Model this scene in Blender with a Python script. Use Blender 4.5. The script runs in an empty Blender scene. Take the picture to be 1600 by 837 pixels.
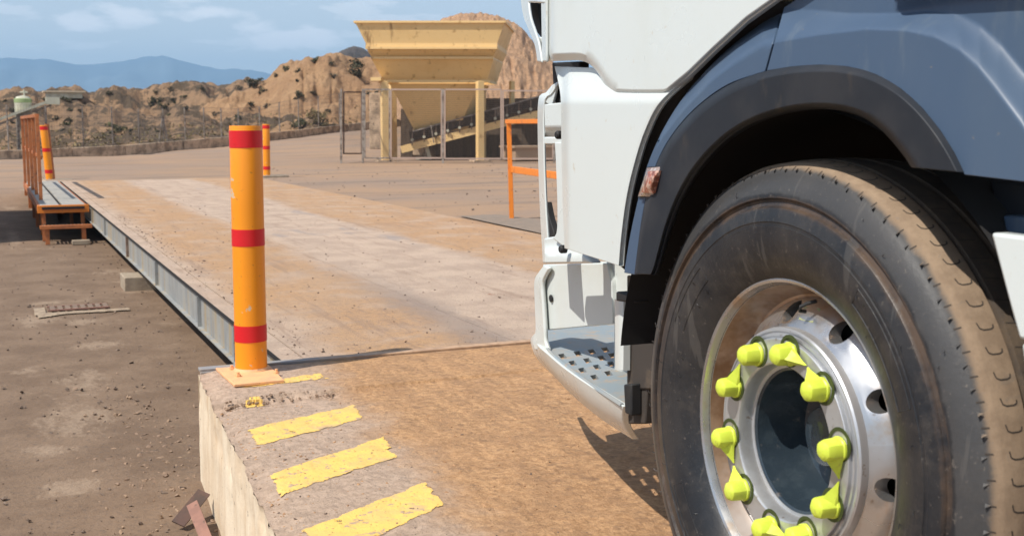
import bpy, bmesh, math, random
from mathutils import Vector, Matrix, noise
random.seed(7)
C = bpy.context.scene.collection
scn = bpy.context.scene
R = math.radians

# ------------------------------------------------------------ camera
FPX, CX, CY, HY, HCAM = 1800.0, 800.0, 418.5, 194.0, 1.1
th = math.atan((CY-HY)/FPX); hd = R(24.2)
fw = Vector((math.sin(hd)*math.cos(th), math.cos(hd)*math.cos(th), -math.sin(th)))
rt = Vector((math.cos(hd), -math.sin(hd), 0)); up = rt.cross(fw)
fh = Vector((math.sin(hd), math.cos(hd), 0))
CAM = Vector((0, 0, HCAM))
cd = bpy.data.cameras.new('camera'); cam = bpy.data.objects.new('camera', cd); C.objects.link(cam)
m = Matrix((rt, up, -fw)).transposed().to_4x4(); m.translation = CAM; cam.matrix_world = m
cd.sensor_width = 36; cd.lens = 36*FPX/1600; cd.clip_end = 20000; cd.clip_start = 0.05
cd.dof.use_dof = True; cd.dof.focus_distance = 3.4; cd.dof.aperture_fstop = 9
scn.camera = cam

# ------------------------------------------------------------ light
SUN_EL = R(54); sunh = Vector((-0.968, -0.25, 0)).normalized()      # towards the sun
w = bpy.data.worlds.new('World'); scn.world = w; w.use_nodes = True
nt = w.node_tree; nt.nodes.clear()
N = nt.nodes.new; L = nt.links.new
sky = N('ShaderNodeTexSky'); sky.sky_type = 'NISHITA'; sky.sun_disc = False
sky.sun_elevation = SUN_EL; sky.sun_rotation = math.atan2(sunh.x, sunh.y); sky.air_density = 1.0; sky.dust_density = 0.6; sky.ozone_density = 1.5
tc = N('ShaderNodeTexCoord'); sep = N('ShaderNodeSeparateXYZ'); L(tc.outputs['Generated'], sep.inputs[0])
# clouds: noise on a high plane (direction / height)
zz = N('ShaderNodeMath'); zz.operation = 'MAXIMUM'; L(sep.outputs['Z'], zz.inputs[0]); zz.inputs[1].default_value = 0.0
za = N('ShaderNodeMath'); za.operation = 'ADD'; L(zz.outputs[0], za.inputs[0]); za.inputs[1].default_value = 0.12
vd = N('ShaderNodeVectorMath'); vd.operation = 'DIVIDE'; L(tc.outputs['Generated'], vd.inputs[0])
cmb = N('ShaderNodeCombineXYZ'); [L(za.outputs[0], cmb.inputs[i]) for i in range(3)]; L(cmb.outputs[0], vd.inputs[1])
mp = N('ShaderNodeMapping'); mp.inputs['Scale'].default_value = (1, 1, 4.2); mp.inputs['Location'].default_value = (3.1, 1.35, 0.2); L(vd.outputs[0], mp.inputs[0])
n1 = N('ShaderNodeTexNoise'); n1.inputs['Scale'].default_value = 1.9; n1.inputs['Detail'].default_value = 7; n1.inputs['Roughness'].default_value = 0.55; L(mp.outputs[0], n1.inputs[0])
cr = N('ShaderNodeMapRange'); cr.interpolation_type = 'SMOOTHSTEP'; cr.inputs[1].default_value = 0.47; cr.inputs[2].default_value = 0.60; cr.inputs[4].default_value = 0.70; L(n1.outputs[0], cr.inputs[0])
hz = N('ShaderNodeMapRange'); hz.interpolation_type = 'SMOOTHSTEP'; hz.inputs[1].default_value = 0.0; hz.inputs[2].default_value = 0.3; hz.inputs[3].default_value = 0.54; hz.inputs[4].default_value = 0.03; L(sep.outputs['Z'], hz.inputs[0])
ad = N('ShaderNodeMath'); ad.operation = 'MAXIMUM'; L(cr.outputs[0], ad.inputs[0]); L(hz.outputs[0], ad.inputs[1])
n2 = N('ShaderNodeTexNoise'); n2.inputs['Scale'].default_value = 14; n2.inputs['Detail'].default_value = 7; n2.inputs['Roughness'].default_value = 0.6
m2 = N('ShaderNodeMapping'); m2.inputs['Scale'].default_value = (1, 1, 2.6); L(tc.outputs['Generated'], m2.inputs[0]); L(m2.outputs[0], n2.inputs[0])
for cpx, cpy, rx_, rz_ in ((395, 44, .042, .018), (425, 58, .05, .014), (205, 26, .036, .013), (140, 40, .05, .012), (330, 20, .07, .010), (470, 62, .05, .011)):
    dv = (fw+rt*((cpx-CX)/FPX)-up*((cpy-CY)/FPX)).normalized()          # one cumulus puff: a soft ellipse round its direction
    sb = N('ShaderNodeVectorMath'); sb.operation = 'SUBTRACT'; L(tc.outputs['Generated'], sb.inputs[0]); sb.inputs[1].default_value = dv
    ml = N('ShaderNodeVectorMath'); ml.operation = 'MULTIPLY'; L(sb.outputs[0], ml.inputs[0]); ml.inputs[1].default_value = (1/rx_, 1/rx_, 1/rz_)
    ln = N('ShaderNodeVectorMath'); ln.operation = 'LENGTH'; L(ml.outputs[0], ln.inputs[0])
    an_ = N('ShaderNodeMath'); an_.operation = 'MULTIPLY_ADD'; L(n2.outputs[0], an_.inputs[0]); an_.inputs[1].default_value = 3.4; an_.inputs[2].default_value = -1.7
    sm_ = N('ShaderNodeMath'); sm_.operation = 'ADD'; L(ln.outputs['Value'], sm_.inputs[0]); L(an_.outputs[0], sm_.inputs[1])
    pr_ = N('ShaderNodeMapRange'); pr_.interpolation_type = 'SMOOTHSTEP'; pr_.inputs[1].default_value = 1.25; pr_.inputs[2].default_value = .2; pr_.inputs[3].default_value = 0; pr_.inputs[4].default_value = .95; L(sm_.outputs[0], pr_.inputs[0])
    a2 = N('ShaderNodeMath'); a2.operation = 'MAXIMUM'; L(ad.outputs[0], a2.inputs[0]); L(pr_.outputs[0], a2.inputs[1]); ad = a2
mx = N('ShaderNodeMix'); mx.data_type = 'RGBA'; L(ad.outputs[0], mx.inputs[0]); L(sky.outputs[0], mx.inputs[6]); mx.inputs[7].default_value = (10.2, 10.3, 10.5, 1)
bg = N('ShaderNodeBackground'); bg.inputs[1].default_value = 0.10; L(mx.outputs[2], bg.inputs[0])
wo = N('ShaderNodeOutputWorld'); L(bg.outputs[0], wo.inputs[0])

sl = bpy.data.lights.new('sun', 'SUN'); sl.energy = 4.8; sl.angle = R(0.53); sl.color = (1, 0.95, 0.87)
so = bpy.data.objects.new('sun', sl); C.objects.link(so)
sdir = Vector((sunh.x*math.cos(SUN_EL), sunh.y*math.cos(SUN_EL), math.sin(SUN_EL)))
so.rotation_euler = sdir.to_track_quat('Z', 'Y').to_euler(); so.location = (-10, -3, 14)
scn.view_settings.view_transform = 'Standard'; scn.view_settings.look = 'None'; scn.view_settings.exposure = 0.25; scn.view_settings.gamma = 1
scn.cycles.max_bounces = 7; scn.cycles.volume_bounces = 0
scn.cycles.use_denoising = True

# ------------------------------------------------------------ measuring helpers: pixel of the photograph -> a point on a real plane
def ray(x, y): return fw + rt*((x-CX)/FPX) - up*((y-CY)/FPX)
def PZ(x, y, z=0.0): r = ray(x, y); return CAM + r*((z-HCAM)/r.z)
def PR(x, y, rad): r = ray(x, y); return CAM + r*(rad/math.hypot(r.x, r.y))
def PDp(x, y, dep): r = ray(x, y); return CAM + r*(dep/r.dot(fh))
def column(p): v = p-CAM; return CX + FPX*math.cos(th)*0+FPX*(v.dot(rt)/max(v.dot(fh), 1e-3))/1.0
def lerp(a, b, t): return a+(b-a)*t
def sm(a, b, x):
    t = min(1, max(0, (x-a)/(b-a))); return t*t*(3-2*t)
def interp(tab, x):
    if x <= tab[0][0]: return tab[0][1]
    for (a, b), (c, d) in zip(tab, tab[1:]):
        if x <= c: return b+(d-b)*(x-a)/(c-a)
    return tab[-1][1]
def fbm(p, o=4): return noise.fractal(p, 0.9, 2.1, o)

# ------------------------------------------------------------ materials
def G(r, g, b): return (r, g, b, 1)
def mk(name, base, layers=(), rough=0.8, bump=(), metal=0, coat=0, spec=0.5, rr=None):
    """layers: (scale, lo, hi, colour, (sx,sy,sz) or None, detail[, offset])"""
    mt = bpy.data.materials.new(name); mt.use_nodes = True
    t = mt.node_tree; b = t.nodes['Principled BSDF']; n = t.nodes.new; l = t.links.new
    tcn = n('ShaderNodeTexCoord'); col = None
    for k, ly in enumerate(layers):
        sc, lo, hi, c = ly[:4]; st = ly[4] if len(ly) > 4 and ly[4] else (1, 1, 1); det = ly[5] if len(ly) > 5 else 5
        mpn = n('ShaderNodeMapping'); mpn.inputs['Scale'].default_value = st; mpn.inputs['Location'].default_value = (k*3.7+1, k*1.3, k*2.1); l(tcn.outputs['Object'], mpn.inputs[0])
        nn = n('ShaderNodeTexNoise'); nn.inputs['Scale'].default_value = sc; nn.inputs['Detail'].default_value = det; nn.inputs['Roughness'].default_value = 0.62; l(mpn.outputs[0], nn.inputs[0])
        mr = n('ShaderNodeMapRange'); mr.inputs[1].default_value = lo; mr.inputs[2].default_value = hi; mr.interpolation_type = 'SMOOTHSTEP'; l(nn.outputs[0], mr.inputs[0])
        mxn = n('ShaderNodeMix'); mxn.data_type = 'RGBA'; l(mr.outputs[0], mxn.inputs[0])
        if col is None: mxn.inputs[6].default_value = base
        else: l(col, mxn.inputs[6])
        mxn.inputs[7].default_value = c; col = mxn.outputs[2]
    if col is None: b.inputs['Base Color'].default_value = base
    else: l(col, b.inputs['Base Color'])
    b.inputs['Roughness'].default_value = rough; b.inputs['Metallic'].default_value = metal
    b.inputs['Coat Weight'].default_value = coat; b.inputs['Specular IOR Level'].default_value = spec
    if rr:
        nn = n('ShaderNodeTexNoise'); nn.inputs['Scale'].default_value = rr[0]; nn.inputs['Detail'].default_value = 6; l(tcn.outputs['Object'], nn.inputs[0])
        mr = n('ShaderNodeMapRange'); mr.inputs[1].default_value = .35; mr.inputs[2].default_value = .65; mr.inputs[3].default_value = rr[1]; mr.inputs[4].default_value = rr[2]; l(nn.outputs[0], mr.inputs[0]); l(mr.outputs[0], b.inputs['Roughness'])
    prev = None
    for sc, stg, dist in bump:
        nn = n('ShaderNodeTexNoise'); nn.inputs['Scale'].default_value = sc; nn.inputs['Detail'].default_value = 6; nn.inputs['Roughness'].default_value = 0.65; l(tcn.outputs['Object'], nn.inputs[0])
        bn = n('ShaderNodeBump'); bn.inputs['Strength'].default_value = stg; bn.inputs['Distance'].default_value = dist; l(nn.outputs[0], bn.inputs['Height'])
        if prev: l(prev, bn.inputs['Normal'])
        prev = bn.outputs[0]
    if prev: l(prev, b.inputs['Normal'])
    return mt
def math_node(t, op, a, b=None, c=None, clamp=False):
    q = t.nodes.new('ShaderNodeMath'); q.operation = op; q.use_clamp = clamp
    for i, v in enumerate((a, b, c)):
        if v is None: continue
        if isinstance(v, (int, float)): q.inputs[i].default_value = v
        else: t.links.new(v, q.inputs[i])
    return q.outputs[0]
def sstep(t, v, a, b, lo=0.0, hi=1.0):
    q = t.nodes.new('ShaderNodeMapRange'); q.interpolation_type = 'SMOOTHSTEP'; t.links.new(v, q.inputs[0])
    q.inputs[1].default_value = a; q.inputs[2].default_value = b; q.inputs[3].default_value = lo; q.inputs[4].default_value = hi; return q.outputs[0]
def mixc(t, f, a, b):
    q = t.nodes.new('ShaderNodeMix'); q.data_type = 'RGBA'
    t.links.new(f, q.inputs[0]) if not isinstance(f, float) else setattr(q.inputs[0], 'default_value', f)
    for i, v in ((6, a), (7, b)):
        if isinstance(v, tuple): q.inputs[i].default_value = v
        else: t.links.new(v, q.inputs[i])
    return q.outputs[2]
def nz(t, sc, det=5, vec=None, st=None, rough=.6):
    q = t.nodes.new('ShaderNodeTexNoise'); q.inputs['Scale'].default_value = sc; q.inputs['Detail'].default_value = det; q.inputs['Roughness'].default_value = rough
    g = t.nodes.new('ShaderNodeNewGeometry'); v = vec or g.outputs['Position']
    if st:
        mpn = t.nodes.new('ShaderNodeMapping'); mpn.inputs['Scale'].default_value = st; t.links.new(v, mpn.inputs[0]); v = mpn.outputs[0]
    t.links.new(v, q.inputs[0]); return q.outputs[0]
def bumps(t, b, hs):
    prev = None
    for h, s, d in hs:
        q = t.nodes.new('ShaderNodeBump'); q.inputs['Strength'].default_value = s; q.inputs['Distance'].default_value = d; t.links.new(h, q.inputs['Height'])
        if prev: t.links.new(prev, q.inputs['Normal'])
        prev = q.outputs[0]
    t.links.new(prev, b.inputs['Normal'])
def newmat(name, rough=.9):
    mt = bpy.data.materials.new(name); mt.use_nodes = True; t = mt.node_tree; b = t.nodes['Principled BSDF']; b.inputs['Roughness'].default_value = rough
    g = t.nodes.new('ShaderNodeNewGeometry'); s = t.nodes.new('ShaderNodeSeparateXYZ'); t.links.new(g.outputs['Position'], s.inputs[0])
    return mt, t, b, s.outputs[0], s.outputs[1], s.outputs[2]

TAN = G(.61, .355, .175); TAN2 = G(.40, .215, .095); PALE = G(.44, .335, .255); GREYD = G(.27, .21, .17)
# weighbridge deck: worn plates with two dirt tracks
M_deck, t, b, px_, py_, pz_ = newmat('deck_plate')
wob = math_node(t, 'MULTIPLY_ADD', nz(t, .9, 4, st=(1, .35, 1)), .5, -.25)
wf = math_node(t, 'MULTIPLY_ADD', nz(t, 9, 5, st=(1, .5, 1)), .26, -.13)
xx = math_node(t, 'ADD', math_node(t, 'ADD', px_, wob), wf)
tr = math_node(t, 'MAXIMUM', math_node(t, 'MULTIPLY', sstep(t, xx, 1.22, 1.62), sstep(t, xx, 2.2, 2.45, 1, 0)), sstep(t, xx, 3.55, 3.8))
fine = sstep(t, nz(t, 38, 6, rough=.75), .36, .62)
blot = sstep(t, nz(t, 2.3, 5), .34, .54, .45, 1.0)
dirt = math_node(t, 'MULTIPLY', tr, math_node(t, 'MULTIPLY', blot, math_node(t, 'MULTIPLY_ADD', fine, .35, .65)))
base = mixc(t, sstep(t, nz(t, 3.1, 6), .35, .65), G(.52, .385, .285), G(.42, .305, .225))
base = mixc(t, sstep(t, nz(t, 60, 5), .45, .7, 0, .35), base, G(.2, .17, .16))
base = mixc(t, sstep(t, nz(t, 1.6, 4, st=(1, .3, 1)), .6, .68, 0, .5), base, G(.24, .22, .22))
dc = mixc(t, fine, G(.36, .195, .088), G(.48, .28, .132)); dc = mixc(t, sstep(t, nz(t, 14, 5), .5, .68, 0, .8), dc, G(.27, .155, .085)); dc = mixc(t, sstep(t, nz(t, 1.1, 5, st=(1, .6, 1)), .45, .62, 0, .3), dc, G(.40, .29, .205))
cl = mixc(t, dirt, base, dc)
cl = mixc(t, sstep(t, nz(t, 3.2, 6, st=(2.6, .22, 1), rough=.7), .52, .66, 0, .5), cl, G(.27, .175, .12))
cl = mixc(t, sstep(t, nz(t, 30, 5, st=(1, .6, 1), rough=.8), .58, .68, 0, .6), cl, G(.22, .14, .09))
cl = mixc(t, sstep(t, nz(t, 7, 3, st=(1, .8, 1)), .70, .74, 0, .8), cl, G(.30, .13, .07))
band = math_node(t, 'MULTIPLY', math_node(t, 'MULTIPLY', sstep(t, xx, 2.05, 2.30), sstep(t, xx, 2.36, 2.56, 1, 0)), sstep(t, py_, 9.5, 6.0))
cl = mixc(t, math_node(t, 'MULTIPLY', band, .6), cl, G(.23, .185, .16))
t.links.new(cl, b.inputs['Base Color'])
bumps(t, b, [(nz(t, 90, 5, rough=.7), .8, .010), (nz(t, 24, 5, rough=.7), .6, .02)])
# approach ramp: concrete edge, packed dirt
M_ramp, t, b, px_, py_, pz_ = newmat('ramp_top')
ed = math_node(t, 'SUBTRACT', px_, math_node(t, 'MULTIPLY_ADD', py_, .063, .47))      # metres from the wall edge
xx = math_node(t, 'ADD', ed, math_node(t, 'MULTIPLY_ADD', nz(t, 2.4, 6, rough=.7), .55, -.275))
fine = sstep(t, nz(t, 42, 7, rough=.78), .38, .62); streak = sstep(t, nz(t, 6, 5, st=(1.6, .7, 1)), .38, .64)
dc = mixc(t, fine, TAN2, TAN); dc = mixc(t, math_node(t, 'MULTIPLY', streak, .5), dc, G(.34, .19, .095)); dc = mixc(t, sstep(t, nz(t, 22, 5), .56, .66, 0, .5), dc, G(.22, .125, .07))
ph = math_node(t, 'MULTIPLY', math_node(t, 'ADD', math_node(t, 'ADD', py_, math_node(t, 'MULTIPLY', px_, .22)), math_node(t, 'MULTIPLY', nz(t, 7, 4), .09)), 95.0)
lug = sstep(t, math_node(t, 'SINE', ph), -.1, .8)
ph2 = math_node(t, 'MULTIPLY', math_node(t, 'ADD', px_, math_node(t, 'MULTIPLY', nz(t, 2.2, 4), .12)), 52.0)
lane = sstep(t, math_node(t, 'SINE', ph2), -.5, .5)
lugs = math_node(t, 'MULTIPLY', math_node(t, 'MULTIPLY', lug, lane), sstep(t, nz(t, 2.0, 5, st=(1, .5, 1)), .38, .60))
dc = mixc(t, math_node(t, 'MULTIPLY', lugs, .38), dc, G(.27, .15, .075))
gc = mixc(t, sstep(t, nz(t, 30, 6), .38, .62), G(.54, .39, .285), G(.43, .305, .22)); gc = mixc(t, sstep(t, nz(t, 80, 4), .56, .7, 0, .4), gc, G(.20, .14, .10))
cl = mixc(t, sstep(t, xx, .38, .66), gc, dc)
t.links.new(cl, b.inputs['Base Color'])
bumps(t, b, [(lugs, -.35, .010), (nz(t, 120, 6, rough=.75), .8, .008), (nz(t, 26, 6, rough=.7), .8, .020), (nz(t, 5, 4, st=(1, .6, 1)), .7, .05)])
# ramp wall
M_wall, t, b, px_, py_, pz_ = newmat('cast_concrete')
cl = mixc(t, sstep(t, nz(t, 6, 6, st=(1, 1, .25)), .35, .62), G(.74, .62, .46), G(.62, .48, .33))
cl = mixc(t, sstep(t, nz(t, 8, 6, st=(1, 1, .10)), .56, .72, 0, .6), cl, G(.48, .29, .13))
cl = mixc(t, sstep(t, nz(t, 45, 5), .64, .7, 0, .8), cl, G(.16, .12, .09))
t.links.new(cl, b.inputs['Base Color']); bumps(t, b, [(nz(t, 60, 6), .5, .005), (nz(t, 9, 5), .25, .012)])
# ground (everywhere beyond the bridge) and the sunken yard
M_ground, t, b, px_, py_, pz_ = newmat('packed_ground')
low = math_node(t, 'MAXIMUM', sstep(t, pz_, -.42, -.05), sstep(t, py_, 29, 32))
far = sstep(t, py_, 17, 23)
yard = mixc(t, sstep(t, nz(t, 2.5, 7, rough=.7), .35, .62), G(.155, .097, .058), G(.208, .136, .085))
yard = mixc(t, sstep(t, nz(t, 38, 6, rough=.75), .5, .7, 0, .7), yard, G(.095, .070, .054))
pt = sstep(t, nz(t, 1.15, 6, st=(1, .8, 1), rough=.72), .58, .68, 0, .6)
for qx, qy, rx, ry in ((135, 592, .17, .30), (120, 655, .20, .42), (150, 540, .20, .22), (75, 705, .16, .12), (110, 760, .15, .12), (60, 500, .20, .30), (20, 372, .10, 1.6), (180, 425, .25, .3)):
    qp = PZ(qx, qy, -.5); ex2 = math_node(t, 'POWER', math_node(t, 'ABSOLUTE', math_node(t, 'MULTIPLY_ADD', px_, 1/rx, -qp.x/rx)), 2.0); ey2 = math_node(t, 'POWER', math_node(t, 'ABSOLUTE', math_node(t, 'MULTIPLY_ADD', py_, 1/ry, -qp.y/ry)), 2.0)
    rr0 = math_node(t, 'ADD', math_node(t, 'ADD', ex2, ey2), math_node(t, 'MULTIPLY_ADD', nz(t, 7, 8, st=(1.4, .5, 1), rough=.8), 7.0, -3.2))
    pt = math_node(t, 'MAXIMUM', pt, sstep(t, rr0, .1, 1.5, .62, 0))
yard = mixc(t, math_node(t, 'MULTIPLY', pt, sstep(t, nz(t, 45, 6, rough=.8), .34, .56, .35, 1)), yard, G(.36, .262, .18))
up_ = mixc(t, sstep(t, nz(t, .16, 6, st=(1, 1.6, 1), rough=.65), .40, .6), G(.345, .215, .125), G(.285, .195, .135))
up_ = mixc(t, sstep(t, nz(t, .5, 6, st=(.5, 2.6, 1), rough=.65), .48, .64, 0, .85), up_, G(.20, .14, .10))
up_ = mixc(t, sstep(t, nz(t, 18, 6, rough=.75), .45, .65, 0, .4), up_, G(.22, .165, .125))
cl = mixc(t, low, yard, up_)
t.links.new(cl, b.inputs['Base Color']); bumps(t, b, [(nz(t, 80, 6, rough=.75), .5, .008), (nz(t, 9, 6, rough=.7), .6, .03)])
# hills
def hillmat(name, a, bb, dk, thr=.52, sc=.35):
    mt, t, b, x_, y_, z_ = newmat(name, .95)
    g = t.nodes.new('ShaderNodeNewGeometry'); s = t.nodes.new('ShaderNodeSeparateXYZ'); t.links.new(g.outputs['True Normal'], s.inputs[0])
    cl = mixc(t, sstep(t, nz(t, sc*1.4, 6, rough=.7), .35, .62), a, bb)
    veg = math_node(t, 'ADD', nz(t, sc*2.2, 7, rough=.75), math_node(t, 'MULTIPLY_ADD', s.outputs[2], .25, -.20))
    cl = mixc(t, sstep(t, veg, thr, thr+.07, 0, .85), cl, dk)
    cl = mixc(t, sstep(t, nz(t, sc*14, 5, rough=.7), .55, .7, 0, .5), cl, dk)
    t.links.new(cl, b.inputs['Base Color']); bumps(t, b, [(nz(t, sc*6, 7, rough=.75), .9, 1.0), (nz(t, sc*30, 5, rough=.75), .6, .2)])
    return mt
M_cliff = hillmat('tan_cliff', G(.64, .385, .20), G(.52, .30, .155), G(.20, .12, .065), .68, .3)
M_low = hillmat('scrub_hills', G(.50, .30, .16), G(.37, .23, .13), G(.095, .068, .04), .47, .22)
M_mound = mk('striped_mound', G(.60, .36, .205), [(1.2, .35, .65, G(.48, .28, .155)), (7, .5, .7, G(.34, .20, .11))], .95, [(3, .9, .5), (14, .6, .1)])
M_dark = mk('dark_mountain', G(.085, .070, .062), [(.05, .4, .6, G(.055, .048, .045))], .95, [(.2, .8, 4)])
M_blue = mk('distant_mountain', G(.085, .125, .17), [(.002, .4, .6, G(.11, .15, .185))], .95)  # blue of the distance haze is partly put into this base colour

M_yel = mk('cream_yellow_paint', G(.76, .52, .23), [(.9, .5, .7, G(.70, .46, .19)), (5, .58, .72, G(.44, .26, .10)), (3, .62, .75, G(.30, .17, .07), (1, 1, .2))], .55, [(20, .1, .01)])
M_rusty = mk('dusty_steel', G(.23, .16, .12), [(6, .4, .6, G(.14, .09, .06))], .8, [(20, .3, .01)])
M_belt = mk('rubber_belt', G(.035, .026, .022), [(9, .4, .7, G(.09, .06, .045))], .9)
M_fpost = mk('galvanised_post', G(.30, .26, .22), [(8, .4, .65, G(.14, .10, .075))], .7)
M_mesh = mk('fence_wire', G(.17, .14, .115), (), .75)
M_kerb = mk('kerb_concrete', G(.56, .41, .28), [(3, .4, .65, G(.26, .19, .13)), (14, .55, .7, G(.15, .11, .08))], .9, [(20, .5, .02)])
M_orange = mk('orange_paint', G(.72, .21, .02), [(9, .56, .70, G(.52, .15, .03)), (30, .62, .7, G(.25, .10, .05))], .5, [(30, .15, .004)])
M_oldor = mk('rusty_orange_paint', G(.46, .15, .045), [(7, .45, .65, G(.33, .11, .04)), (25, .55, .7, G(.16, .07, .04))], .65, [(30, .3, .004)])
M_bol = mk('amber_bollard_paint', G(.84, .285, .008), [(5, .5, .72, G(.76, .23, .008), (1, 1, .4)), (60, .655, .70, G(.34, .14, .04)), (11, .655, .675, G(.55, .42, .28)), (3, .60, .74, G(.64, .22, .02), (1, 1, .3))], .4, [(60, .06, .002), (6, .1, .01)])
M_red = mk('red_band', G(.62, .008, .012), [(30, .58, .72, G(.50, .012, .012))], .45, [(50, .08, .002)])
M_plate = mk('dusty_base_plate', G(.78, .42, .20), [(14, .42, .66, G(.66, .36, .19)), (50, .6, .7, G(.40, .24, .15))], .75, [(60, .3, .003)])
M_galv = mk('weathered_galvanised', G(.33, .33, .31), [(6, .42, .62, G(.25, .26, .26), (1, 1, .25)), (5, .50, .68, G(.37, .29, .18), (1.6, 1.6, .12)), (22, .6, .72, G(.20, .15, .11))], .6, [(24, .2, .003)], metal=.15)
M_black = mk('dark_gap', G(.012, .011, .011), (), .9)
M_strip, t, b, px_, py_, pz_ = newmat('steel_edge_strip', .6)
cl = mixc(t, sstep(t, nz(t, 9, 5), .42, .64), G(.25, .245, .245), G(.33, .27, .21))
cl = mixc(t, sstep(t, math_node(t, 'ADD', px_, math_node(t, 'MULTIPLY_ADD', nz(t, 3, 6, rough=.7), 1.4, -.7)), 1.15, 1.75), cl, mixc(t, sstep(t, nz(t, 20, 5), .4, .6), G(.47, .30, .18), G(.36, .225, .135)))
t.links.new(cl, b.inputs['Base Color']); bumps(t, b, [(nz(t, 60, 6), .5, .004)])
M_grate = mk('grey_floor_plate', G(.30, .29, .26), [(5, .4, .65, G(.38, .35, .30)), (30, .55, .7, G(.2, .18, .16))], .7, [(120, .5, .003)])
M_yline = mk('worn_yellow_line', G(.78, .50, .12), [(9, .40, .66, G(.68, .44, .14)), (26, .59, .65, G(.42, .29, .19)), (90, .63, .70, G(.30, .2, .13)), (5, .58, .72, G(.52, .36, .2))], .8, [(110, .5, .004), (30, .4, .006)])
M_stone = mk('loose_stone', G(.21, .15, .11), [(3, .35, .65, G(.12, .085, .065))], .95)
M_stone2 = mk('loose_tan_stone', G(.34, .23, .15), [(3, .35, .65, G(.24, .16, .11))], .95)
M_clod = mk('dirt_clod', G(.46, .27, .14), [(3, .35, .65, G(.33, .19, .10))], .95)
M_block = mk('concrete_block_face', G(.36, .29, .21), [(9, .4, .65, G(.28, .22, .16))], .9, [(40, .5, .006)])
M_rustd = mk('dark_brown_steel', G(.07, .045, .035), [(12, .42, .62, G(.11, .06, .045))], .7)
M_rust = mk('brown_primer', G(.28, .14, .10), [(12, .42, .62, G(.22, .11, .08)), (40, .6, .7, G(.12, .07, .05))], .7, [(60, .2, .003)])

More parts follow.
